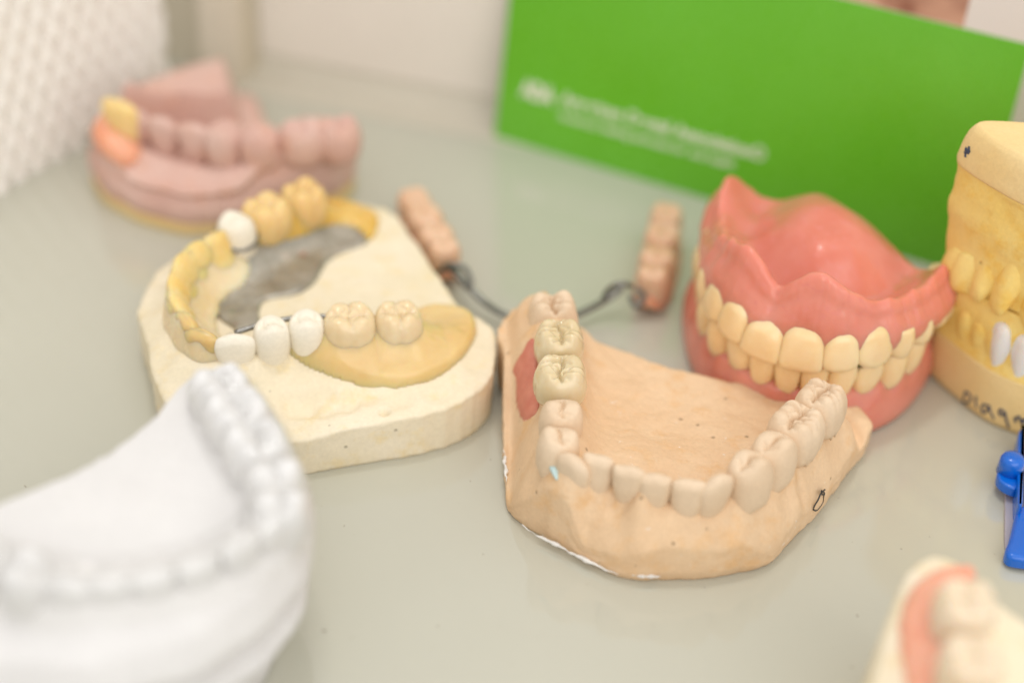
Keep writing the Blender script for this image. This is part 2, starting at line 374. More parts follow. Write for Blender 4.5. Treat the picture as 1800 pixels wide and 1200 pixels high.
# ------------------------------------------------------------------ teeth
def molar(w, d, h, seed=0, cusps=4, amp=1., n_=2.9, nth=60, groove=1., neck=.80):
    r = np.random.default_rng(seed)
    th = np.linspace(0, 2 * math.pi, nth, endpoint=False)
    tk = [0, .12, .24, .36, .47, .56, .64, .72, .80, .9, 1.]
    rk = [0, .20, .40, .58, .73, .85, .935, .985, 1.0, .95, neck]
    zk = [0, 0, 0, -.005, -.02, -.06, -.14, -.27, -.42, -.72, -1.05]
    t = np.r_[np.linspace(0.004, .56, 24), np.linspace(.59, 1, 16)]
    rho = herm(tk, rk, t)[None]; z0 = herm(tk, zk, t)[None] * h
    R = (np.abs(np.cos(th)) ** n_ + np.abs(np.sin(th)) ** n_) ** (-1 / n_)
    lob = np.zeros(nth)
    angs = ((math.pi / 2, .055), (-math.pi / 2, .05)) if cusps >= 4 else ((math.pi / 2, -.02),)
    if cusps == 5: angs = ((math.pi / 2 - .32, .04), (math.pi / 2 + .38, .04), (-math.pi / 2, .05))
    for a, k in angs:
        da = (th - a + math.pi) % (2 * math.pi) - math.pi; lob += k * np.exp(-(da / .17) ** 2)
    Rr = (R * (1 - lob))[:, None] * np.ones_like(rho)
    u = np.cos(th)[:, None] * rho * Rr; v = np.sin(th)[:, None] * rho * Rr
    if cusps == 2: cs = [(.0, .50, 1.5), (.05, -.50, .95)]
    elif cusps == 3: cs = [(0, .5, 1.5), (.38, -.45, 1.), (-.38, -.45, .9)]
    elif cusps == 5: cs = [(.56, .48, 1.1), (.02, .55, 1.1), (-.52, .46, .95), (.42, -.52, 1.2), (-.44, -.52, 1.15)]
    else: cs = [(.45, .5, 1.15), (-.45, .5, 1.15), (.43, -.5, 1.2), (-.45, -.5, 1.1)]
    H = np.zeros_like(u) - .55
    for a, b_, k in cs:
        a += r.normal(0, .03); b_ += r.normal(0, .03); k *= 1 + r.normal(0, .06)
        sg = .33 if cusps >= 4 else .42
        H = np.maximum(H, H * .35 + k * np.exp(-((u - a) ** 2 + (v - b_) ** 2) / (2 * sg ** 2)))
    ph = r.uniform(0, 6, 4)
    vv = v + .07 * np.sin(4 * u + ph[0]) + .04 * np.sin(9 * u + ph[1])
    uu = u + .06 * np.sin(5 * v + ph[2])
    g = .75 * np.exp(-(vv / .075) ** 2) * smooth(.86, .55, np.abs(u))
    if cusps >= 4:
        for c0, sgn in ((.0, 1), (-.04 if cusps == 4 else .3, -1), (-.28, 1))[: 2 if cusps == 4 else 3]:
            g = g + .6 * np.exp(-((uu - c0) / .065) ** 2) * smooth(.0, .12, sgn * v) * smooth(1.02, .8, np.abs(v))
        for sx in (-.72, .70):
            g = g + .35 * np.exp(-((np.abs(v) * .8 - (np.abs(u - sx * .6))) / .06) ** 2) * smooth(.45, .3, np.abs(v)) * (np.sign(u) == np.sign(sx))
    else:
        for sx in (-.5, .5): g = g + .4 * np.exp(-(((u - sx) - .25 * np.abs(v)) / .07) ** 2) * smooth(.5, .25, np.abs(v))
    H = H - groove * g * .8
    wt = smooth(1.02, .74, rho)
    z = z0 + amp * H * wt * (h / 7.)
    nz = fbm(u * 2.5 + seed * 3.1, v * 2.5 + z / 3, 3) * .16
    x = u * w / 2 * (1 + nz * .12); y = v * d / 2 * (1 + nz * .12)
    V = np.stack([x, y, z + nz * .35 * wt], 2)            # th, t
    nt_ = V.shape[1]
    P = V.reshape(-1, 3); F = grid(nth, nt_, True, False, flip=True)
    P = np.vstack([P, V[:, 0].mean(0), V[:, -1].mean(0)]); a, b_ = len(P) - 2, len(P) - 1
    for i in range(nth):
        j = (i + 1) % nth
        F.append((a, i * nt_, j * nt_)); F.append((b_, j * nt_ + nt_ - 1, i * nt_ + nt_ - 1))
    return P, F
def incisor(w, d, h, seed=0, point=0., nth=40, nl=34, taper=.72, edge=.7, worn=0., dive=0.):
    r = np.random.default_rng(seed + 50)
    th = np.linspace(0, 2 * math.pi, nth, endpoint=False)
    v = np.r_[np.linspace(-.12, .84, 20), .84 + .16 * np.sin(np.linspace(.08, 1, nl - 20) * math.pi / 2)]
    a = w / 2 * (taper + (1 - taper) * np.sin(math.pi / 2 * np.clip(v * 1.2, -.2, 1)))
    b_ = d / 2 * (1 - .93 * np.clip(v, 0, 1) ** 1.15) * 1. + edge * np.clip(v, 0, 1)
    rd = np.sqrt(np.clip(1 - ((v - .84) / .16).clip(0, 1) ** 2.2, 0.002, 1))
    a = a * (1 - .16 * (1 - rd)); b_ = b_ * rd
    lab = .10 * d * np.sin(math.pi * np.clip(v, 0, 1) * .9) - .05 * d * np.clip(v, 0, 1) ** 2
    cy = lab + d * .18 - (d / 2 * (1 - .93 * np.clip(v, 0, 1) ** 1.15) + edge * np.clip(v, 0, 1))
    ct, st = np.cos(th), np.sin(th)
    n_ = 2.5; R = (np.abs(ct) ** n_ + np.abs(st) ** n_) ** (-1 / n_)
    x = a[None] * (ct * R)[:, None]; y = cy[None] + b_[None] * (st * R)[:, None]
    # flatten labial side a little, two shallow grooves
    lf = np.clip(st, 0, 1)[:, None]
    y = y - lf * .10 * (np.cos(x / (w / 2) * math.pi * 2.) * .5 + .5) * smooth(.25, .9, v)[None]
    zt = np.ones_like(x) * v[None]
    xx = np.abs(x) / (w / 2)
    if dive: y = y - dive * lf ** .5 * smooth(.30, -.06, zt - .16 * xx ** 3.)
    z = -h * (1 - zt) - point * h * xx ** 1.5 * smooth(.35, 1, zt) - .05 * h * (xx ** 4) * smooth(.5, 1, zt)
    z = z + worn * np.sin(x * 1.7 + seed) * smooth(.8, 1, zt)
    nz = fbm(x / 2. + seed * 2.7, z / 2. + y / 3, 3) * .16
    V = np.stack([x * (1 + nz * .1), y + nz * .5, z + .3 * nz], 2); nl = V.shape[1]
    P = V.reshape(-1, 3); F = grid(nth, nl, True, False)
    P = np.vstack([P, V[:, 0].mean(0), V[:, -1].mean(0)]); a0, b0 = len(P) - 2, len(P) - 1
    for i in range(nth):
        j = (i + 1) % nth
        F.append((a0, j * nl, i * nl)); F.append((b0, i * nl + nl - 1, j * nl + nl - 1))
    return P, F
def place(PF, top, md, inside, up=(0, 0, 1), tilt=0., twist=0.):
    """top: where the chewing edge goes; md: direction along the arch; tilt>0 leans the edge outwards"""
    P, F = PF
    up = np.array(up, float); X = np.array([md[0], md[1], 0.]); X /= np.linalg.norm(X)
    Y = np.cross((0, 0, 1.), X)
    if Y[:2] @ (np.array(top)[:2] - np.array(inside)[:2]) < 0: Y = -Y
    Z = up * math.cos(tilt) + Y * math.sin(tilt); Yt = Y * math.cos(tilt) - up * math.sin(tilt)
    if twist: X, Yt = X * math.cos(twist) + Yt * math.sin(twist), Yt * math.cos(twist) - X * math.sin(twist)
    V = np.array(top)[None] + P[:, :1] * X + P[:, 1:2] * Yt + P[:, 2:] * Z
    if np.dot(np.cross(X, Yt), Z) < 0: F = [f[::-1] for f in F]
    return V, F

# ------------------------------------------------------------------ cast models: a height field inside a trimmed outline
class Cast:
    def __init__(s, outline, land, arch, A, wb=5., wl=5., pw=2.6, scallop=(), dips=(), rough=.12, rscale=.35, seed=0, sulcus=(0, 9, 2.), floorA=None, edge=.6, bumps=(), extra=None, zmin=-9., edgew=.55):
        s.out = np.asarray(outline, float)                         # x, y, ztop at the rim
        s.tps = TPS(np.vstack([s.out[::1], np.asarray(land, float)]))
        s.arch = spline(np.asarray(arch, float)[:, :2], 160); s.A = np.interp(np.linspace(0, 1, 160), np.linspace(0, 1, len(A)), A)
        tg = np.gradient(s.arch, axis=0); tg /= np.linalg.norm(tg, axis=1)[:, None]
        s.nrm = np.stack([tg[:, 1], -tg[:, 0]], 1)
        mid = s.arch.mean(0)
        if ((s.arch[80] - mid) @ s.nrm[80]) < 0: s.nrm = -s.nrm
        s.wb, s.wl, s.pw = wb, wl, pw; s.scallop = scallop; s.dips = dips; s.rough = rough; s.rscale = rscale; s.seed = seed; s.sulcus = sulcus; s.edge = edge; s.bumps = bumps; s.extra = extra; s.zmin = zmin; s.edgew = edgew
    def h(s, x, y):
        sh = np.shape(x); x = np.ravel(x).astype(float); y = np.ravel(y).astype(float)
        z = s.tps(x, y)
        dx = x[:, None] - s.arch[None, :, 0]; dy = y[:, None] - s.arch[None, :, 1]; r2 = dx * dx + dy * dy
        k = r2.argmin(1); i = np.arange(len(x)); r = np.sqrt(r2[i, k])
        sg = np.sign(dx[i, k] * s.nrm[k, 0] + dy[i, k] * s.nrm[k, 1])
        wd = np.where(sg > 0, np.interp(k / 159., np.linspace(0, 1, len(np.atleast_1d(s.wb))), np.atleast_1d(s.wb)), s.wl)
        z = z + s.A[k] * np.exp(-(r / wd) ** s.pw)
        if s.sulcus[0]: z = z - s.sulcus[0] * np.exp(-((sg * r - s.sulcus[1]) / s.sulcus[2]) ** 2)
        for (cx, cy, rr, dp) in s.scallop: z = z - dp * np.exp(-((x - cx) ** 2 + (y - cy) ** 2) / rr ** 2)
        for (cx, cy, rr, dp) in s.bumps: z = z + dp * np.exp(-((x - cx) ** 2 + (y - cy) ** 2) / rr ** 2)
        if s.extra is not None: z = z + s.extra(x, y)
        for (cx, cy, rr, dp) in s.dips:
            q = np.hypot(x - cx, y - cy) / rr; z = z - dp * np.exp(-q ** 4)
        z = np.maximum(z, s.zmin + .2 * fbm(x * .4, y * .4, 3))
        z = z + s.rough * 2 * fbm(x * s.rscale + s.seed, y * s.rscale, 4)
        return z.reshape(sh)
    def mesh(s, name, mat, parent, center, nb=420, nr=110, zbot=0.03, side=None, soft=1, jag=.15, nside=16):
        B = polyclosed(s.out, nb, soft)
        tg = np.roll(B[:, :2], -1, 0) - np.roll(B[:, :2], 1, 0); tg /= np.linalg.norm(tg, axis=1)[:, None]
        nn = np.stack([tg[:, 1], -tg[:, 0]], 1)
        ar = np.sum(B[:, 0] * np.roll(B[:, 1], -1) - B[:, 1] * np.roll(B[:, 0], -1))
        if ar < 0: nn = -nn
        ang = np.arange(nb) / nb
        j = jag * 2 * fbm(B[:, 0] * .5 + s.seed, B[:, 1] * .5, 4); B[:, :2] += nn * j[:, None]
        s.B = B
        c = np.array(center, float)
        r = 1 - (1 - np.linspace(0, 1, nr)) ** 1.0
        rr = r[::-1]                                               # from the rim inwards
        X = c[0] + (B[None, :, 0] - c[0]) * rr[:, None]; Y = c[1] + (B[None, :, 1] - c[1]) * rr[:, None]
        Z = s.h(X, Y)
        tb = (1 - rr)[:, None] * np.hypot(B[:, 0] - c[0], B[:, 1] - c[1])[None]
        Z = Z - s.edge * np.exp(-tb / s.edgew) * (1 + .8 * fbm(B[:, 0] * .6, B[:, 1] * .6, 3))[None]
        top = np.stack([X, Y, Z], 2)                                # nr, nb, 3
        fr = np.linspace(1, 0, nside + 1)[1:]
        sp = side or [(0, 0), (1, 0)]
        so = herm([q[0] for q in sp], [q[1] for q in sp], fr)
        so0 = herm([q[0] for q in sp], [q[1] for q in sp], np.array([1.]))[0]
        rows = []
        for f_, o_ in zip(fr, so):
            zz = zbot + (Z[0] - zbot) * f_
            jj = .18 * fbm(ang * 60 + s.seed, np.full(nb, f_ * 4.), 3) * (1 if f_ > 0 else .3)
            rows.append(np.stack([B[:, 0] + nn[:, 0] * (o_ - so0 + jj), B[:, 1] + nn[:, 1] * (o_ - so0 + jj), zz], 1))
        full = np.concatenate([np.array(rows)[::-1], top], 0)      # bottom .. rim .. centre
        nrow = full.shape[0]
        P = full.reshape(-1, 3); F = grid(nrow, nb, False, True)
        P = np.vstack([P, [c[0], c[1], zbot]]); k = len(P) - 1
        for i in range(nb): F.append((k, i, (i + 1) % nb))
        o = mk(name, P, F, mat, parent, fix=True); return o
    def hit(s, px, py, zg=10.):
        for _ in range(30):
            p = at(px, py, zg); zg = .5 * zg + .5 * float(s.h(p[0], p[1]))
        return at(px, py, zg)

def shell(name, poly, hf, thick, mat, parent, res=.35, bury=.5, round_=1.2, power=.5, extra=None):
    """a solid layer of the given thickness lying over a height field inside a polygon"""
    poly = np.asarray(poly)[:, :2]; lo = poly.min(0) - 1; hi = poly.max(0) + 1
    xs = np.arange(lo[0], hi[0], res); ys = np.arange(lo[1], hi[1], res)
    X, Y = np.meshgrid(xs, ys, indexing='ij')
    ins = inpoly(poly, X, Y); D = polydist(poly, X, Y); sd = np.where(ins, D, -D)
    keep = sd > -.8 * res
    # pull the outermost ring onto the outline so that the edge is clean
    Hh = hf(X, Y)
    tk = np.clip(sd / round_, 0, 1); tk = (1 - (1 - tk) ** 2) ** power
    if extra is not None: Tt = thick + extra(X, Y)
    else: Tt = thick
    top = Hh + np.where(sd > 0, Tt * tk, -.12); bot = Hh - bury
    idx = -np.ones(X.shape, int); V = []; F = []
    for i in range(X.shape[0]):
        for j in range(X.shape[1]):
            if keep[i, j]: idx[i, j] = len(V); V.append((X[i, j], Y[i, j], top[i, j]))
    n = len(V)
    V += [(v[0], v[1], 0) for v in V]
    V = np.array(V); V[n:, 2] = bot[keep]
    edges = {}
    for i in range(X.shape[0] - 1):
        for j in range(X.shape[1] - 1):
            q = (idx[i, j], idx[i + 1, j], idx[i + 1, j + 1], idx[i, j + 1])
            if min(q) < 0: continue
            F.append(q); F.append(tuple(n + a for a in q[::-1]))
            for a, b in zip(q, q[1:] + q[:1]):
                if (b, a) in edges: del edges[(b, a)]
                else: edges[(a, b)] = 1
    for a, b in edges: F.append((b, a, a + n, b + n))
    used = np.zeros(len(V), bool)
    for f in F: used[list(f)] = True
    mp = np.cumsum(used) - 1
    return mk(name, V[used], [tuple(mp[list(f)]) for f in F], mat, parent)
def tube(name, P, rad, mat, parent, nseg=10, flat=1., closed=False):
    P = np.asarray(P, float); n = len(P); V = []
    rad = np.broadcast_to(rad, n)
    for i in range(n):
        t = P[min(i + 1, n - 1)] - P[max(i - 1, 0)]; t = t / (np.linalg.norm(t) + 1e-9)
        a = np.cross(t, (0, 0, 1.)); a = a / (np.linalg.norm(a) + 1e-9) if np.linalg.norm(a) > 1e-6 else np.array([1., 0, 0]); b = np.cross(t, a)
        for k in range(nseg):
            an = 2 * math.pi * k / nseg; V.append(P[i] + rad[i] * (math.cos(an) * a + math.sin(an) * flat * b))
    F = grid(n, nseg, closed, True)
    if not closed:
        V += [P[0], P[-1]]; e0, e1 = len(V) - 2, len(V) - 1
        for k in range(nseg): F.append((e0, (k + 1) % nseg, k)); F.append((e1, (n - 1) * nseg + k, (n - 1) * nseg + (k + 1) % nseg))
    return mk(name, V, F, mat, parent, fix=True)
def sweep(name, curve, nrm, section, mat, parent, scale=None, zoff=None, extra=None):
    """closed cross-section (d outward, z) carried along a curve, ends rounded"""
    n = len(curve); sec = np.asarray(section, float); k = len(sec); V = []
    cz = sec.mean(0)
    for i in range(n):
        sc = 1. if scale is None else scale[i]
        q = cz + (sec - cz) * sc
        if extra is not None: q = q + extra(i, sec)
        z0 = 0 if zoff is None else zoff[i]
        for d_, z_ in q: V.append((curve[i][0] + nrm[i][0] * d_, curve[i][1] + nrm[i][1] * d_, z_ + z0))
    F = grid(n, k, False, True); V += [tuple(np.mean(V[:k], 0)), tuple(np.mean(V[(n - 1) * k:n * k], 0))]; a, b = len(V) - 2, len(V) - 1
    for j in range(k): F.append((a, (j + 1) % k, j)); F.append((b, (n - 1) * k + j, (n - 1) * k + (j + 1) % k))
    return mk(name, V, F, mat, parent, fix=True)
def normals(curve, out_from):
    tg = np.gradient(np.asarray(curve)[:, :2], axis=0); tg /= np.linalg.norm(tg, axis=1)[:, None]
    nn = np.stack([tg[:, 1], -tg[:, 0]], 1); m_ = len(nn) // 2
    if (np.asarray(curve)[m_, :2] - np.asarray(out_from)[:2]) @ nn[m_] < 0: nn = -nn
    return tg, nn
def soften(sec, n=40):
    return spline(np.asarray(sec, float), n, True)
# ------------------------------------------------------------------ 1. the tan stone model in the middle
def tanmodel():
    T = thing('dental_cast', (33, 248, 0), 'tan stone lower jaw model in the middle with a red gum patch on one arm', 'dental model', 'dental models on the glass shelf')
    tk = [  # px, py of the chewing surface, z, kind, md, bl, height
        (972, 537, 21.5, 'stump', 8.6, 10., 9), (984, 589, 22.5, 'crown', 10., 9.6, 7.5), (986, 652, 22., 'crown', 10.4, 10., 7.8),
        (988, 722, 20.8, 'pm', 7.3, 8., 8.5), (984, 768, 20.4, 'pm', 6.9, 7.6, 8.5), (1003, 804, 20.2, 'can', 6.2, 7., 9.5),
        (1052, 806, 20.2, 'inc', 5.5, 6., 9.3), (1105, 830, 20., 'inc', 4.9, 5.6, 9), (1153, 839, 20, 'inc', 5.0, 5.6, 9), (1213, 848, 20, 'inc', 5.7, 6., 9.3),
        (1267, 842, 20.6, 'can', 6.5, 7.2, 10.5), (1320, 814, 20.2, 'pm', 7.0, 7.8, 9.2), (1362, 781, 20., 'pm', 7.3, 8.2, 9),
        (1401, 741, 19.8, 'm', 10.2, 9.8, 8.2), (1443, 697, 20, 'm', 9.6, 9.2, 8.)]
    tops = np.array([at(*q[:3]) for q in tk]); inside = np.array([34., 250, 0])
    arch = tops[:, :2].copy()
    arch = np.vstack([arch[0] + (arch[0] - arch[1]) * .35, arch, arch[-1] + (arch[-1] - arch[-2]) * .45])
    OL = [(884, 650, 6, 8), (884, 740, 4, 4.6), (888, 840, 3, 3.4), (890, 885, 1.5, 3), (906, 919, 0, 2.8), (1000, 978, 0, 2.4), (1099, 1024, 0, 2.2), (1240, 1022, 0, 2.4), (1352, 999, 0, 3.2),
          (1440, 905, 0, 4.6), (1520, 800, 0, 5.6), (1530, 772, 2, 6.4), (1508, 718, 7, 7.6), (1484, 690, 8, 8.4), (1446, 686, 8, 8.6), (1400, 690, 8, 7.8), (1300, 672, 8, 8.), (1160, 640, 8, 8.), (1090, 615, 8, 8.4), (1040, 596, 9, 9)]
    out = [(*at(a, b, c)[:2], d) for a, b, c, d in OL] + [(14.5, 277, 9.5), (8, 280.5, 9), (0, 279, 9), (-3.4, 270, 8.5)]
    land = [(*at(1150, 760, 8.6)[:2], 8.4), (*at(1250, 720, 8)[:2], 8.2), (*at(1080, 700, 9)[:2], 8.8), (*at(1330, 740, 8)[:2], 8.4),
            (*at(1150, 960, 6)[:2], 5.6), (*at(1000, 930, 6)[:2], 5.2), (*at(1330, 930, 6)[:2], 6.2), (*at(1430, 840, 7)[:2], 7.2), (*at(930, 800, 6)[:2], 6.4), (*at(1490, 750, 8)[:2], 7.8), (*at(912, 690, 8)[:2], 8.)]
    scal = []; bump = []
    X = []
    gap = np.linalg.norm(np.diff(tops[:, :2], axis=0), axis=1)
    for i in range(4, 13): tk[i] = (*tk[i][:4], .5 * (gap[i - 1] + gap[i]) * (1.42 if i == 5 else 1.1), *tk[i][5:])
    for i, q in enumerate(tk):
        md = tops[min(i + 1, len(tops) - 1)] - tops[max(i - 1, 0)]
        if i == 0: md = tops[0] - tops[1]
        if i == len(tk) - 1: md = tops[-1] - tops[-2]
        X.append(md[:2] / np.linalg.norm(md[:2]))
        o_ = np.array([-X[-1][1], X[-1][0]]); o_ = o_ if o_ @ (tops[i, :2] - inside[:2]) > 0 else -o_
        p = tops[i, :2] + o_ * (q[5] * .55); scal.append((p[0], p[1], q[4] * .42, 1.5))
        p2 = tops[i, :2] + o_ * (q[5] * .5 + 3.0); bump.append((p2[0], p2[1], 2.0, 1.1 if i not in (1, 2) else 0.))
    f = at(1213, 905, 9)
    dips = [(*at(1087, 905, 9)[:2], 2.8, 1.5), (*at(1055, 895, 9)[:2], 2.6, 1.2), (*at(1150, 920, 8)[:2], 3.2, 1.0), (*at(1388, 880, 8)[:2], 1.6, 1.4), (*at(1402, 868, 8)[:2], 1.6, 1.4), (*at(1250, 935, 7)[:2], 4., 1.0), (*at(1320, 905, 7)[:2], 3., .9), (*at(1120, 985, 5)[:2], 2.6, .5)]
    c = Cast(out, land, arch, [11, 12, 9, 8.2, 8.0, 8.0, 8.0, 8.0, 8.0, 8.0, 8.0, 7.4, 6.8, 6.0], wb=[10.5, 10.5, 7.4, 6.2, 6.2, 6.2, 6.2, 6.2, 6.2, 6.2, 6.2, 6.0, 5.8, 5.6], wl=5.4, pw=2.6, scallop=scal, dips=dips, rough=.2, seed=3, sulcus=(2.6, 8.2, 1.4), edge=.35, edgew=.3, bumps=bump + [(*at(1124, 935, 7)[:2], 2.0, 2.6), (*at(1118, 958, 6)[:2], 2.0, 1.6), (*at(1112, 980, 5)[:2], 1.8, 1.0), (*at(1384, 868, 8)[:2], 1.5, 2.8), (*at(1392, 890, 7)[:2], 1.5, 2.2), (*at(1400, 908, 6)[:2], 1.6, .8), (*at(1290, 930, 6)[:2], 2.2, 1.6), (*at(1010, 905, 6)[:2], 2.2, 1.4), (*at(1200, 930, 6)[:2], 1.8, 1.0), (*at(945, 850, 6)[:2], 2.2, 1.2)])
    o = c.mesh('plaster_base', M['tan'], T, (33, 248), soft=1, side=[(0, -.6), (.35, 0), (1, 0)])
    rj = np.random.default_rng(4)
    for i, q in enumerate(tk):
        kd, w_, d_, h_ = q[3:]
        if kd == 'crown': continue
        t_ = tops[i]
        if kd == 'inc': PF = incisor(w_, d_, h_, i, taper=.82, edge=1.0, worn=.12); tl = .10
        elif kd == 'can': PF = incisor(w_, d_ * .86, h_ + 1, i, point=.16, taper=.76, edge=.9); tl = .16
        elif kd == 'pm': PF = molar(w_, d_, h_, i, 2, 1.05, n_=2.3, groove=1.0); tl = 0.
        elif kd == 'stump': PF = molar(w_, d_, h_ + 5, i, 4, .8, n_=3.2, groove=2., neck=1.3); tl = 0.
        else: PF = molar(w_, d_, h_, i, 5, 1.15, groove=1.7); tl = -.05
        jz = rj.normal(0, .22); tw = rj.normal(0, .07)
        V, F = place(PF, t_ + np.array([0, 0, (.4 if kd in ('pm', 'm', 'stump') else .3) + jz]), X[i], inside, tilt=tl + rj.normal(0, .03), twist=tw)
        o = mk('tooth', V, F, M['tan_tooth'], T)
    # red gum patch
    pk = [(936, 597), (926, 606), (917, 622), (904, 643), (902, 656), (907, 668), (907, 690), (910, 715), (919, 737), (932, 734), (942, 727), (948, 712), (949, 690), (948, 668), (944, 645), (946, 625), (942, 606)]
    poly = np.array([c.hit(a, b) for a, b in pk])
    gm = shell('gum_mask', spline(poly, 60, True), c.h, .9, M['gum_mask'], T, res=.3, round_=.6, extra=lambda x, y: .45 * fbm(x * .9, y * .9, 3))
    gm['label'] = 'salmon red gum patch beside the two crowns'
    # pencil scribble on the trimmed side
    def wall(px, py):
        p = at(px, py, 3)
        for zz in np.linspace(9, 0, 200):
            q = at(px, py, zz)
            if inpoly(c.B, q[0], q[1]): return q + (CAM - q) / np.linalg.norm(CAM - q) * .12
        return p
    sc_ = [(1457, 872), (1450, 879), (1445, 890), (1439, 900), (1437, 907), (1443, 908), (1452, 896), (1455, 886), (1456, 878), (1451, 874), (1452, 880), (1456, 881)]
    tube('pencil_mark', spline(np.array([wall(q[0] - 7, q[1] - 12) for q in sc_]), 60), .16, M['pencil'], T, 6)
    # pale blue green spot on the canine side
    g0 = [c.hit(a, b) + np.array([0, 0, z]) for a, b, z in ((968, 812, .6), (972, 822, .6), (976, 835, .5), (979, 846, .4))]
    gl_ = tube('aqua_spot', spline(np.array(g0), 16), .8 * np.sin(np.linspace(.3, 2.9, 16)), M['aqua'], T, 8, .5); gl_['label'] = 'pale blue green spot beside the canine'
    for pts in ([(914, 928), (940, 945), (975, 962), (1010, 981), (1045, 998), (1085, 1016)], [(1108, 1016), (1130, 1018), (1160, 1018)], [(884, 790), (886, 820), (888, 845)]):
        q_ = spline(np.array([at(a + 2, b - (6 if b > 900 else 0), 1.6 if b > 900 else 3.) for a, b in pts]), 50); q_ = q_ + (CAM - q_) / np.linalg.norm(CAM - q_, axis=1)[:, None] * .05
        tube('chalk_smear', q_ + np.c_[fbm(q_[:, 0] * .9, q_[:, 1] * .9, 3), fbm(q_[:, 0] * .9 + 7, q_[:, 1], 3), 0 * q_[:, 0]] * .3, .42 * np.abs(.6 + 1.2 * fbm(np.linspace(0, 11, 50), np.zeros(50), 3)) * np.sin(np.linspace(.15, 3., 50)) + .02, M['chalk'], T, 8)
    # two joined glazed crowns: they lift off the model
    Bt = thing('ceramic_bridge', (10, 254, 12), 'two joined glossy beige ceramic crowns seated on the left arm of the tan model', 'dental crowns')
    for i in (1, 2):
        w_, d_, h_ = tk[i][4:]
        V, F = place(molar(w_, d_, h_, 30 + i, 5, 1.1, n_=2.25, groove=1.5, neck=.62, nth=90), tops[i] + np.array([0, 0, .5]), X[i], inside)
        mk('crown', V, F, M['ceramic'], Bt)
    return c
TAN = tanmodel()

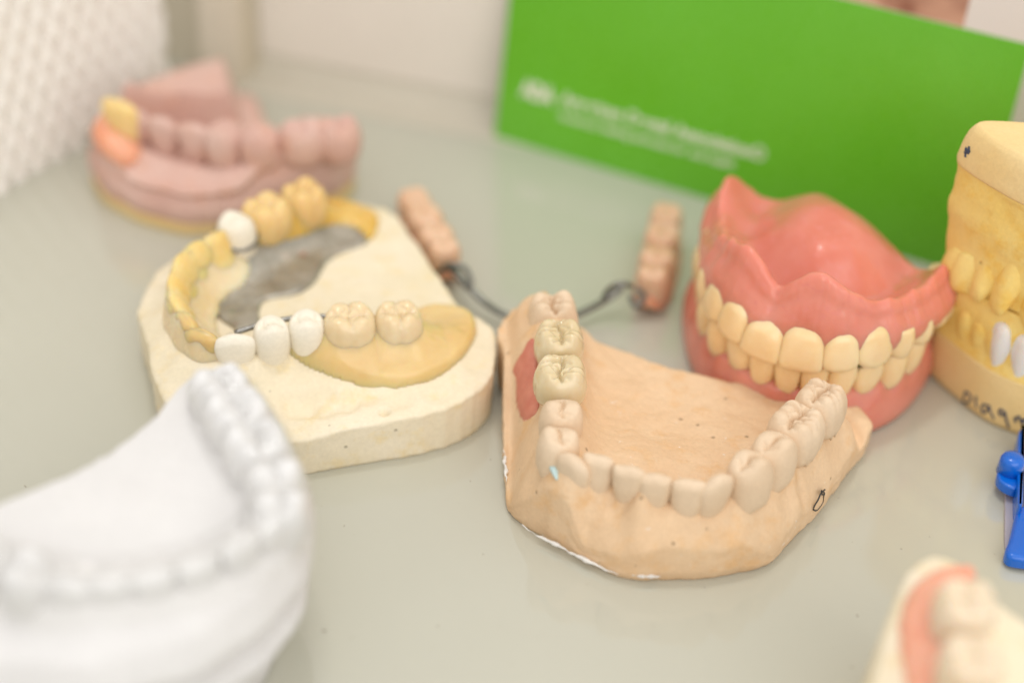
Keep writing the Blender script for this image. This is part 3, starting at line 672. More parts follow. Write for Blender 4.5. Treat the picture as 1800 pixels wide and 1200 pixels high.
# ------------------------------------------------------------------ 2. the cream model with the metal framed denture
def crp(x, y, z=None):
    a, b = 230 + x / 2.143, 300 + y / 2.143
    return (a, b) if z is None else (a, b, z)
def creammodel():
    T = thing('dental_cast', (-36, 280, 0), 'cream stone jaw model with a smooth upright rim, under the metal and amber partial denture', 'dental model', 'dental models on the glass shelf')
    OL = [(258, 603, 10, 9.5), (264, 650, 10, 9.5), (286, 701, 10, 9.3), (380, 752, 10, 9), (519, 774, 9, 8.8), (585, 757, 9.5, 9.3), (650, 743, 10, 9.8), (720, 733, 10, 10.), (785, 715, 10.5, 10.3), (840, 690, 10.5, 10.5), (866, 662, 10.5, 10.8),
          (873, 620, 10.5, 11.2), (868, 580, 11.5, 12), (852, 562, 12, 12), (813, 543, 12, 11.6), (760, 465, 11, 10.8), (701, 379, 10.5, 10.4), (676, 366, 10.5, 10.6)]
    out = [(*at(a, b, c)[:2], d) for a, b, c, d in OL] + [(-40, 319, 10.5), (-54, 313, 10), (-66, 302, 10), (-74.5, 288, 9.8), (-75.5, 274, 9.6)]
    tk = [crp(650, 80, 20.5), crp(510, 135, 20.5), crp(395, 190, 20.5), crp(300, 240, 20.2), crp(205, 300, 20.2), crp(160, 375, 20.2), crp(150, 470, 20.2), crp(200, 555, 20), crp(260, 610, 19.6),
          crp(390, 625, 19.6), crp(530, 590, 20), crp(662, 568, 20.3), crp(825, 555, 21), crp(1008, 545, 20.8)]
    tops = np.array([at(*q) for q in tk]); inside = np.array([-38., 286, 0])
    arch = np.vstack([tops[0] + (tops[0] - tops[1]) * .8, tops, tops[-1] + (tops[-1] - tops[-2]) * 1.0])[:, :2]
    land = [(*at(*crp(700, 520), 10)[:2], 10.2), (*at(*crp(900, 400), 10)[:2], 10.3), (*at(*crp(1000, 480), 10)[:2], 10.6), (*at(*crp(560, 420), 10)[:2], 10.), (*at(600, 700, 10)[:2], 10.2), (*at(720, 690, 11)[:2], 10.7), (*at(820, 650, 11)[:2], 11.2)]
    dips = [(*at(565, 716, 9)[:2], 3.4, 1.5), (*at(525, 716, 9)[:2], 3.2, 1.7), (*at(610, 716, 9)[:2], 2.4, 1.2), (*at(645, 702, 9)[:2], 3., .9), (*at(676, 724, 10)[:2], .85, 1.7), (*at(700, 702, 10)[:2], 3, .7), (*at(770, 690, 10)[:2], 3.4, .6), (*at(840, 640, 11)[:2], 3., .6)]
    scal = []; X = []
    for i in range(len(tk)):
        md = tops[min(i + 1, len(tops) - 1)] - tops[max(i - 1, 0)]; X.append(md[:2] / np.linalg.norm(md[:2]))
        o_ = np.array([-X[-1][1], X[-1][0]]); o_ = o_ if o_ @ (tops[i, :2] - inside[:2]) > 0 else -o_
        p = tops[i, :2] + o_ * 4.6; scal.append((p[0], p[1], 3., .8))
    c = Cast(out, land, arch, [1.5, 3.5, 4.2, 4.4, 4.2, 4, 4, 4.2, 4.6, 5, 5, 5, 4.8, 3.6, 1.5], wb=6.2, wl=5.5, pw=2.3, scallop=scal, dips=dips, rough=.17, seed=11, rscale=.22, edge=.45)
    c.mesh('plaster_base', M['cream'], T, (-36, 280), side=[(0, 0), (1, .25)], soft=2, jag=.2)
    # white stone teeth that belong to the model
    spec = {9: ('can', 8.0, 7.2, 9.5), 10: ('pm', 7.0, 7.6, 8.5), 11: ('pm', 7.2, 8., 8.2), 2: ('pm', 7.2, 8.2, 8.5)}
    for i, (kd, w_, d_, h_) in spec.items():
        PF = incisor(w_, d_, h_, 60 + i, point=.10, taper=.72, edge=1.0) if kd == 'can' else molar(w_, d_, h_, 60 + i, 2, .8, n_=2.3)
        V, F = place(PF, tops[i] + np.array([0, 0, .3]), X[i], inside, tilt=.05); mk('tooth', V, F, M['cream_tooth'], T)
    # ---- the denture: lifts off as one piece
    D = thing('partial_denture', (-48, 280, 12), 'metal framed partial denture with amber acrylic saddles lying on the cream stone model', 'partial denture')
    hit = lambda x, y: c.hit(*crp(x, y), 11)
    pl = [(342, 622), (400, 608), (335, 560), (300, 500), (296, 430), (370, 395), (410, 355), (430, 318), (436, 285), (450, 250), (500, 262), (560, 262), (650, 245), (740, 208), (815, 190), (850, 215), (893, 268), (840, 296), (780, 318), (735, 350), (715, 385), (690, 425), (640, 462), (560, 480), (500, 496), (482, 530), (484, 575), (450, 600)]
    poly = np.array([hit(*q) for q in pl])
    pt = shell('metal_plate', spline(poly, 140, True), c.h, .75, M['alloy'], D, res=.3, round_=.5, extra=lambda x, y: .06 * fbm(x * 1.2, y * 1.2, 3))
    # amber saddle on the near arm
    fl = [(588, 655), (600, 690), (640, 722), (700, 752), (770, 780), (850, 805), (970, 816), (1080, 803), (1180, 762), (1250, 705), (1292, 640), (1300, 590), (1280, 545), (1220, 524), (1140, 520), (1080, 535), (1000, 560), (900, 570), (800, 580), (745, 610), (715, 650), (660, 672), (615, 655)]
    poly = np.array([hit(*q) for q in fl])
    tp = [tops[12][:2], tops[13][:2]]
    def swell(x, y):
        z = np.zeros_like(x)
        for p in tp: z = np.maximum(z, 3.3 * np.exp(-(((x - p[0]) ** 2 + (y - p[1]) ** 2) / 44.) ** 1.5))
        return z + .18 * fbm(x * .5, y * .5, 2)
    shell('saddle', spline(poly, 160, True), c.h, 1.8, M['amber'], D, res=.33, round_=1.1, extra=swell)
    for i, (w_, d_) in ((12, (10.2, 9.6)), (13, (9.4, 9.2))):
        V, F = place(molar(w_, d_, 7.6, 70 + i, 4, .9, n_=2.4, neck=.84), tops[i] + np.array([0, 0, .5]), X[i], inside, tilt=.05); mk('tooth', V, F, M['acrylic_tooth'], D)
    # rear saddle and its amber molars
    rs = [(455, 255), (480, 290), (530, 285), (650, 255), (760, 215), (840, 225), (900, 262), (930, 215), (925, 170), (860, 140), (760, 120), (700, 90), (640, 95), (520, 140), (450, 190)]
    poly = np.array([hit(*q) for q in rs])
    rp_ = [tops[0][:2], tops[1][:2]]
    shell('saddle', spline(poly, 120, True), c.h, 1.6, M['amber_deep'], D, res=.35, round_=1.2, extra=lambda x, y: sum(4. * np.exp(-(((x - p[0]) ** 2 + (y - p[1]) ** 2) / 34.) ** 1.6) for p in rp_))
    for i, (w_, d_) in ((0, (9.6, 9.6)), (1, (10.6, 9.6))):
        V, F = place(molar(w_, d_, 8.2, 80 + i, 4, .9, n_=2.5), tops[i] + np.array([0, 0, .4]), X[i], inside); mk('tooth', V, F, M['amber'], D)
    # front teeth in amber acrylic and the cloudy plate behind them
    for i, (kd, w_) in {3: ('can', 7.), 4: ('inc', 6.8), 5: ('inc', 7.4), 6: ('inc', 7.4), 7: ('inc', 6.6), 8: ('can', 6.6)}.items():
        PF = incisor(w_ * 1.16, 6., 9.5, 90 + i, point=.08 if kd == 'can' else .0, taper=.9, edge=1.0)
        V, F = place(PF, tops[i] + np.array([0, 0, .3]), X[i], inside, tilt=.14); mk('tooth', V, F, M['amber_yellow' if i < 7 else 'amber'], D)
    fr = spline(np.vstack([tops[2:10]])[:, :2], 90); tg, nn = normals(fr, inside)
    sec = soften([(.6, 19.4), (-.5, 19.6), (-1.6, 18.6), (-3.4, 15.8), (-6.0, 13.), (-8.0, 11.6), (-8.2, 10.4), (-6, 10.2), (0, 10.2), (1.8, 12.5), (1.4, 17)], 44)
    e = np.linspace(0, 1, 90); sc = np.sqrt(np.clip(1 - np.abs(2 * e - 1) ** 8, .05, 1))
    sweep('lingual_plate', fr, nn, sec, M['amber_clear'], D, scale=sc * (1 - .03 * np.sin(e * 40)))
    k0, k1 = 10, 74; er = np.linspace(-1, 1, k1 - k0)
    rim = soften([(.4, 20.6), (-.9, 20.7), (-2.3, 19.4), (-3.4, 17.2), (-3.2, 15.8), (0, 15.6), (1.0, 17.5)], 36)
    sweep('resin_rim', fr[k0:k1], nn[k0:k1], rim, M['amber_yellow'], D, scale=np.sqrt(np.clip(1 - np.abs(er) ** 4, .04, 1)) * (1 + .07 * np.sin(er * 16)))
    # clasps round the stone teeth
    def clasp(i, r0, r1, a0, a1, z):
        an = np.linspace(a0, a1, 24); Xv = np.array([*X[i], 0]); Yv = np.cross((0, 0, 1.), Xv)
        if Yv[:2] @ (tops[i, :2] - inside[:2]) < 0: Yv = -Yv
        P = tops[i][None] + np.cos(an)[:, None] * Xv * r0 + np.sin(an)[:, None] * Yv * r1; P[:, 2] = z + .8 * np.sin(an * 1.3)
        return P
    tube('clasp', clasp(2, 3.9, 4.4, -2.9, 1.0, 16.8), .45, M['steel'], D)
    lg = np.array([tops[i][:2] - nrm_ * 3.9 for i, nrm_ in ((9, _o(X[9], tops[9], inside)), (10, _o(X[10], tops[10], inside)), (11, _o(X[11], tops[11], inside)), (12, _o(X[12], tops[12], inside)))])
    lg = spline(np.c_[lg, [17.6, 18.2, 18.6, 18.2]], 40); tube('clasp', lg, .55, M['steel'], D)
    return c
def _o(Xv, top, inside):
    o_ = np.array([-Xv[1], Xv[0]]); return o_ if o_ @ (top[:2] - inside[:2]) > 0 else -o_
CREAM = creammodel()
#@@NEXT
def rowX(tops):
    X = []
    for i in range(len(tops)):
        md = tops[min(i + 1, len(tops) - 1)] - tops[max(i - 1, 0)]; X.append(md[:2] / np.linalg.norm(md[:2]))
    return X
# ------------------------------------------------------------------ 3. the white model in the foreground with its clear splint
def whitemodel():
    T = thing('dental_cast', (-62, 196, 0), 'big bright white plaster jaw model nearest the camera', 'dental model', 'dental models on the glass shelf')
    OL = [(536, 900, 27, 27.5), (531, 830, 30, 29.5), (499, 752, 31, 31), (464, 690, 32, 31.5), (430, 655, 33, 32), (390, 640, 33, 32), (350, 645, 32.5, 32), (318, 672, 32, 32), (268, 735, 32, 32), (180, 800, 32, 32), (100, 838, 32, 32), (30, 868, 32, 32)]
    out = [(*at(a, b, c)[:2], d) for a, b, c, d in OL] + [(-84, 189, 32), (-96, 187, 31.5), (-100, 179, 30.5), (-91, 169.5, 29), (-76, 165, 27.5), (-58, 164.5, 27), (-44, 170, 27), (-35.4, 179, 27), (-31., 189, 27.3)]
    tk = [(388, 672, 37.5, 'm', 9.6, 9.4), (418, 716, 38, 'm', 10.2, 9.8), (452, 772, 37.6, 'm', 10, 9.6), (482, 828, 37.6, 'pm', 7.4, 8.4), (492, 880, 37.6, 'pm', 7., 8.)]
    t0 = [at(*q[:3]) for q in tk]
    t0 += [np.array(p) for p in ((-34.5, 188.5, 37.6), (-38.5, 182.6, 37.4), (-44., 178., 37.2), (-50, 175., 37.2), (-56, 173.4, 37.2), (-62, 173., 37.4), (-68.2, 173.8, 37.6), (-75, 175.6, 37.6), (-83.5, 178.3, 37.6), (-92, 181.4, 37.6))]
    tk += [(0, 0, 0, k, a, b) for k, a, b in (('can', 7.2, 7.5), ('inc', 6, 6), ('inc', 6, 6), ('inc', 6, 6), ('inc', 6, 6), ('can', 7, 7.5), ('pm', 7, 8), ('pm', 7, 8), ('m', 10, 9.6), ('m', 9.6, 9.4))]
    tops = np.array(t0); inside = np.array([-66, 198, 0]); X = rowX(tops)
    arch = np.vstack([tops[0] + (tops[0] - tops[1]) * .25, tops, tops[-1] + (tops[-1] - tops[-2]) * .3])[:, :2]
    land = [(*at(250, 850, 32)[:2], 32), (*at(330, 780, 32)[:2], 32), (*at(150, 880, 32)[:2], 32), (*at(300, 900, 32)[:2], 32)]
    c = Cast(out, land, arch, [1.4, 2.2, 2.6, 3.4, 4.2, 4.6, 4.6, 4.4, 3.6, 2.6, 2.2], wb=6.0, wl=5.2, pw=2.6, rough=.05, seed=5, edge=.8)
    c.mesh('plaster_base', M['white'], T, (-57, 190), soft=2, jag=.05, nside=40, side=[(0, -6.0), (.1, -5.6), (.34, -4.6), (.44, -3.4), (.50, .2), (.54, -.4), (.61, -4.2), (.69, -3.6), (.76, .4), (.83, 1.3), (.91, .6), (1, -.4)])
    for i, q in enumerate(tk):
        kd, w_, d_ = q[3:]
        d_ = d_ * 1.14
        if kd == 'm': PF = molar(w_, d_, 7.5, 100 + i, 5, 1.5)
        elif kd == 'pm': PF = molar(w_ * 1.05, d_, 8, 100 + i, 2, 1.3, n_=2.3)
        else: PF = incisor(w_ * 1.12, d_, 9.6, 100 + i, point=.15 if kd == 'can' else 0, taper=.78, edge=1.)
        V, F = place(PF, tops[i], X[i], inside, tilt=.05); mk('tooth', V, F, M['white_tooth'], T)
    # clear splint: an arched skin a little proud of the teeth
    P = thing('clear_splint', (-62, 186, 33), 'clear glossy plastic splint snapped over the teeth of the white plaster model', 'dental splint')
    cu = spline(np.vstack([tops[0] + (tops[0] - tops[1]) * .55, tops, tops[-1] + (tops[-1] - tops[-2]) * .5])[:, :2], 260); tg, nn = normals(cu, inside)
    tl = np.array([np.interp(j / 259., np.linspace(0, 1, 17), [8, *[q[5] * 1.14 for q in tk], 8]) for j in range(260)])
    prof = [(-1.22, 32.35), (-1.16, 33.6), (-1.10, 35.2), (-.98, 36.8), (-.72, 38.5), (-.4, 38.75), (0, 38.0), (.4, 38.8), (.72, 38.5), (1.0, 36.8), (1.12, 34.6), (1.16, 32.2), (1.18, 30.6)]
    pr_ = spline(np.array(prof), 30)
    V = []
    for j in range(260):
        ph = np.linspace(0, 1, 30)
        for k in range(30):
            d_, z_ = pr_[k]; bump = .45 * smooth(35.5, 38, z_) * 2 * vnoise(j * .32, k * .21 + 9)
            ends = min(1, min(j, 259 - j) / 10.); ends = math.sqrt(max(0, 1 - (1 - ends) ** 2))
            z2 = 32.2 + (z_ + bump - 32.2) * max(.02, ends) if z_ > 32.2 else z_
            V.append((cu[j, 0] + nn[j, 0] * d_ * tl[j] / 2, cu[j, 1] + nn[j, 1] * d_ * tl[j] / 2, z2 + .0))
    mk('splint_skin', V, grid(260, 30), M['clear'], P)
    return c
whitemodel()

# ------------------------------------------------------------------ 4. the mauve model at the back left
def pinkmodel():
    T = thing('dental_cast', (-72, 343, 0), 'mauve pink stone jaw model at the back left with one yellow front tooth', 'dental model', 'dental models on the glass shelf')
    out = [(*at(186, 212, 12)[:2], 11), (-100, 337, 13), (-95, 328, 13), (-86, 321, 12.5), (-74, 316.5, 12.5), (-61, 319, 13), (-50, 327, 14), (-41, 334, 15.5), (-38.5, 341, 16), (-44, 348, 14), (-52, 352, 12), (-57, 357, 6), (*at(458, 212, 4)[:2], 5), (*at(446, 160, 5)[:2], 5.5), (*at(404, 112, 14)[:2], 7), (*at(340, 128, 14)[:2], 7), (*at(284, 154, 14)[:2], 7), (*at(228, 182, 14)[:2], 8)]
    tk = [(196, 175, 23.5), (232, 190, 23), (282, 206, 22.5), (338, 218, 22.5), (392, 228, 22.), (455, 233, 22), (532, 226, 22.5), (596, 222, 22.5)]
    tops = np.array([at(*q) for q in tk]); inside = np.array([-68., 345, 0]); X = rowX(tops)
    arch = np.vstack([[(-72, 364), (-84, 357), (-93, 348)], tops[:, :2], tops[-1:, :2] + (tops[-1:, :2] - tops[-2:-1, :2]) * .4])
    land = [(-66, 341, 4), (-56, 342, 6), (-70, 352, 6), (-78, 347, 6), (-85, 344, 6), (-62, 354, 5), (-84, 337, 7), (-76, 340, 4)]
    la, lb = at(232, 190, 14)[:2], at(412, 176, 14)[:2]; lu = (lb - la) / np.linalg.norm(lb - la); ln = np.array([-lu[1], lu[0]])
    def far(x, y):
        d_ = (x - la[0]) * ln[0] + (y - la[1]) * ln[1] + 1.2 * fbm(x * .2, y * .2, 2); a_ = (x - la[0]) * lu[0] + (y - la[1]) * lu[1]
        return 9.5 * smooth(-.4, 1.4, d_) * smooth(np.linalg.norm(lb - la) + 2.5, np.linalg.norm(lb - la) - 1.5, a_) * smooth(-6, 0, a_)
    c = Cast(out, land, arch, [1, 1, 1.5, 5, 5, 5, 5, 5, 5, 4.4], wb=5.5, wl=5.2, pw=3, rough=.22, seed=21, edge=1.2, sulcus=(1., 8.5, 2.), extra=far, zmin=3.6)
    c.mesh('plaster_base', M['pink'], T, (-72, 341), soft=2, jag=.25, zbot=2.7, side=[(0, 0), (.3, .8), (.55, .6), (.8, -1.), (1, 0)])
    B = polyclosed(np.array(out)[:, :2], 160, 2); c0 = B.mean(0)
    V = []; prof = [(0.02, 1.), (1.6, 1.012), (2.5, 1.008), (2.9, .99)]
    for z_, k in prof:
        for b in B: V.append((*(c0 + (b - c0) * k), z_))
    F = grid(4, 160, False, True) + [tuple(range(160))[::-1], tuple(range(480, 640))]
    sharp(mk('yellow_foot', V, F, M['pale_yellow'], T))
    for i in range(len(tk)):
        if i == 0: continue
        kd = ['can', 'inc', 'inc', 'can', 'pm', 'pm', 'm', 'm'][i]
        w_ = [7, 7.6, 7.8, 8.2, 8.4, 9.2, 11, 10][i]
        PF = molar(w_, 8.5, 8, 120 + i, 4 if kd == 'm' else 2, 1., n_=2.4) if kd in ('m', 'pm') else incisor(w_, 6.5, 9, 120 + i, point=.12, taper=.75, edge=1.)
        V, F = place(PF, tops[i], X[i], inside, tilt=.05); mk('tooth', V, F, M['pink'], T)
    V, F = place(incisor(9.5, 7.5, 13, 131, point=.05, taper=.8, edge=1.4), at(204, 178, 25.), X[0], inside, tilt=.12)
    o = mk('tooth', V, F, M['acrylic_yellow'], T); o['label'] = 'yellow acrylic front tooth'
    cu = spline(np.array([at(182, 200, 21), at(180, 232, 17), at(205, 262, 14.5), at(238, 285, 13)]), 30)
    o = tube('gum_patch', cu + np.array([0.6, .6, 0]), 4.0 * np.sqrt(np.clip(1 - np.abs(np.linspace(-1, 1, 30)) ** 3, .03, 1)), M['orange_gum'], T, 16, .75); o['label'] = 'orange wax below the yellow tooth'
M['acrylic_yellow'] = resin('yellow_tooth_acrylic', (.86, .60, .22), (.88, .67, .32), rough=.3, sss=.5, scale=.002)
pinkmodel()

# ------------------------------------------------------------------ 5. the loose lower denture with a wire bar
def bardenture():
    T = thing('partial_denture', (5, 310, 0), 'pink two piece denture joined by a curved wire bar, lying loose on the shelf', 'partial denture')
    for side, (cl, zz) in enumerate((([(722, 366), (738, 392), (756, 420), (775, 452), (788, 476)], 5.2), ([(1170, 392), (1166, 425), (1156, 465), (1146, 505), (1140, 528)], 5.0))):
        cu = spline(np.array([at(a, b, zz) for a, b in cl]), 50); tg, nn = normals(cu, (4, 300))
        e = np.linspace(-1, 1, 50); sc = np.sqrt(np.clip(1 - np.abs(e) ** 3.2, .02, 1))
        sec = soften([(-3.6, .2), (-3.9, 2.5), (-3., 6.), (-1.2, 8.2), (1.2, 8.4), (3., 6.4), (4., 2.6), (3.6, .2), (0, 1.)], 36)
        sd = mk_s = sweep('saddle', cu, nn, sec, M['orange_gum'], T, scale=sc * (1.12 - .1 * e))
        tops = [cu[int(f * 49)] for f in (.12, .38, .66, .88)]
        for i, p in enumerate(tops):
            k = int((.12, .38, .66, .88)[i] * 49)
            PF = molar((8.4, 8.6, 8, 6)[i], (7.6, 8.4, 8., 7.)[i], 7.5, 140 + i + 7 * side, 4 if i < 2 else 2, .5, n_=2.3)
            V, F = place(PF, (p[0], p[1], 10.2), tg[k], (4, 300, 0)); mk('tooth', V, F, M['peach_tooth'], T)
    bar = spline(np.array([at(782, 468, 7), at(800, 478, 7.5), at(822, 502, 5.5), at(850, 530, 4), at(885, 552, 3.4), at(930, 566, 3), at(985, 562, 3), at(1030, 546, 3.4), at(1068, 525, 4.2), at(1095, 506, 6)]), 70)
    tube('wire_bar', bar, .8, M['steel'], T, 12, .8)
    for pts in ([(770, 480, 6), (790, 466, 9), (815, 470, 9.), (828, 492, 7), (822, 512, 5)], [(800, 470, 5), (808, 490, 4), (820, 505, 4)], [(1062, 520, 5), (1075, 505, 8), (1095, 498, 9), (1112, 505, 8)], [(1108, 520, 5), (1115, 535, 4), (1128, 532, 4.5), (1130, 518, 6), (1118, 508, 7)]):
        tube('clasp', spline(np.array([at(*q) for q in pts]), 30), .6, M['steel'], T, 8)
bardenture()

# ------------------------------------------------------------------ 6. the pair of full dentures
FA = np.array([math.cos(math.radians(67)), math.sin(math.radians(67))]); FA /= np.linalg.norm(FA); FC = np.array([FA[1], -FA[0]]); F0 = np.array([52.0, 261.8])
def uv(u, v): return F0 + FC * u + FA * v
def dentures():
    half = [(0, -.4), (6, .6), (11.5, 3.6), (16.5, 9), (20, 16), (22.6, 25), (24.4, 34), (24.8, 40)]
    line = [(-u, v) for u, v in half[::-1]][:-1] + half
    crv = spline(np.array([uv(*q) for q in line]), 241); inside = np.array([*uv(0, 24), 0]); tg, nn = normals(crv, inside)
    L = np.r_[0, np.cumsum(np.linalg.norm(np.diff(crv, axis=0), axis=1))]; mid = L[120]
    def pos(s):
        k = np.clip(mid + s, 0, L[-1]); return np.array([np.interp(k, L, crv[:, j]) for j in (0, 1)]), np.array([np.interp(k, L, nn[:, j]) for j in (0, 1)]), np.array([np.interp(k, L, tg[:, j]) for j in (0, 1)])
    # ---- upper
    T = thing('upper_denture', (*uv(0, 20), 15), 'pink upper full denture with a domed palate, resting on the lower denture', 'denture', 'full dentures')
    ol = [(-3.6, 1.9, 30), (-1.6, 1.8, 31.6), (2, 1.8, 34.8), (5, 2.1, 35.4), (8, 2.7, 34), (12, 5, 31.2), (17, 10, 29.2), (20.5, 16.5, 28.6), (22.9, 23, 28.6), (23.7, 27.5, 29), (21.8, 30.5, 26.5), (17, 33, 23.6), (11, 36, 25), (0, 39.5, 28.4),
          (-8, 41, 29), (-13.5, 41, 26), (-19, 41, 25.6), (-23.5, 39.5, 29), (-25.4, 35.5, 31.4), (-25, 31, 30.6), (-23.2, 25, 27.6), (-20.5, 16.5, 30.4), (-17, 10, 32.8), (-12, 5, 35), (-8, 2.9, 33.2), (-5.2, 2.1, 30.6)]
    out = [(*uv(u, v), z) for u, v, z in ol]
    land = []
    for u, v, z in [(0, 8.2, 24.6), (6, 9.0, 24.6), (10, 12.4, 24.4), (13.6, 17.5, 24.2), (15.6, 24, 24), (16, 28.5, 23.4), (0, 16, 30), (0, 24, 32.6), (0, 32, 32.6), (7, 20, 29.6), (7.5, 28, 30.6), (11.5, 29, 27), (12, 22, 26),
                    (-6, 9.0, 24.6), (-10, 12.6, 24.6), (-13.6, 18, 24.6), (-16, 26, 24.4), (-18, 34, 24.4), (-7, 20, 30), (-8, 28, 31.6), (-8, 36, 30.6), (-12, 30, 28.4), (-12, 22, 27.6),
                    (0, 11.5, 25.5), (5, 13, 25.5), (-5, 13, 25.5)]:
        land.append((*uv(u, v), z))
    for u, v, z in ol:                                             # a rolled rim, 2 mm thick
        if v < 30: k = np.array([0, 21.]) - (u, v); k /= np.linalg.norm(k); land += [(*uv(u + 1.5 * k[0], v + 1.5 * k[1]), z + .2), (*uv(u + 3. * k[0], v + 3. * k[1]), z - 1.6)]
    c = Cast(out, land, crv[::24], [0, 0], rough=.08, seed=31, edge=.9, rscale=.2)
    c.mesh('denture_base', M['denture_pink'], T, uv(0, 22), nb=480, nr=120, zbot=18.6, soft=3, jag=.12, nside=30,
           side=[(0, 1.8), (.15, 2.8), (.32, 3.1), (.48, 2.8), (.64, 2.0), (.8, .9), (.92, .5), (1, .0)])
    ws = [7.3, 6.2, 6.9, 6.5, 6.3, 8.8, 8.4]; hs = [10.2, 9.6, 10.2, 7.8, 7.2, 6.2, 5.8]
    s0 = 0
    for i, w_ in enumerate(ws):
        for sg in (-1, 1):
            p, n_, t_ = pos(sg * (s0 + w_ / 2)); kd = i
            if i < 3: PF = incisor(w_ * 1.15, 6.5, hs[i] - (1.6 if (i, sg) == (0, -1) else 0), 150 + i, point=(.02, .05, .16)[i], taper=.82, edge=.7, dive=1.8); off = 2.6; tl = .24; zt = (16.4, 17., 16.6)[i]
            elif i < 5: PF = molar(w_ * 1.06, 8.6, hs[i], 150 + i, 2, .8, n_=2.3, neck=.45); off = -.3; tl = .10; zt = 17.
            else: PF = molar(w_, 9.6, hs[i], 150 + i, 4, .8, n_=2.5, neck=.84); off = -1.0; tl = .06; zt = 17.4
            V, F = place(PF, (*(p + n_ * off), zt), t_, inside, up=(0, 0, -1), tilt=tl); mk('tooth', V, F, M['denture_tooth'], T)
        s0 += w_
    # ---- lower, slid round a little under the upper
    la_ = math.radians(78); A2 = np.array([math.cos(la_), math.sin(la_)]); C2 = np.array([A2[1], -A2[0]]); O2 = np.array([56.0, 260.8])
    crv = spline(np.array([O2 + C2 * u + A2 * v for u, v in line]), 241); tg, nn = normals(crv, inside); L = np.r_[0, np.cumsum(np.linalg.norm(np.diff(crv, axis=0), axis=1))]; mid = L[120]
    B = thing('lower_denture', (*uv(0, 20), 0), 'pink lower full denture lying on the shelf under the domed upper denture', 'denture', 'full dentures')
    sec = soften([(2.6, .3), (3.4, 2.4), (3.0, 5.4), (2.1, 8.2), (.4, 10.6), (-4.8, 10.8), (-6.6, 9), (-7.8, 4), (-7.4, .4), (-3, 1.8)], 48)
    e = np.linspace(-1, 1, 241); sc = np.sqrt(np.clip(1 - np.abs(e) ** 14, .05, 1))
    sweep('denture_base', crv, nn, sec, M['denture_pink'], B, scale=sc, extra=lambda i, q: np.stack([.35 * np.sin(L[i] / 6.6 * math.pi * 2) * smooth(5, 10, q[:, 1]), 0 * q[:, 1]], 1))
    ws = [5.0, 5.4, 6.2, 6.4, 6.6, 9.6, 9.]; s0 = 0
    for i, w_ in enumerate(ws):
        for sg in (-1, 1):
            p, n_, t_ = pos(sg * (s0 + w_ / 2))
            if i < 3: PF = incisor(w_ * 1.04, 6, 11, 170 + i, point=(.0, .02, .14)[i], taper=.72, edge=.8, dive=1.6); off = 1.1; tl = .16; zt = 17.4
            elif i < 5: PF = molar(w_, 8, 8.4, 170 + i, 2, .7, n_=2.3); off = -.6; tl = .06; zt = 17.0
            else: PF = molar(w_, 9.4, 7.5, 170 + i, 4, .6, n_=2.5); off = -2.4; tl = .0; zt = 17.0
            V, F = place(PF, (*(p + n_ * off), zt), t_, inside, tilt=tl); mk('tooth', V, F, M['denture_tooth'], B)
        s0 += w_
dentures()

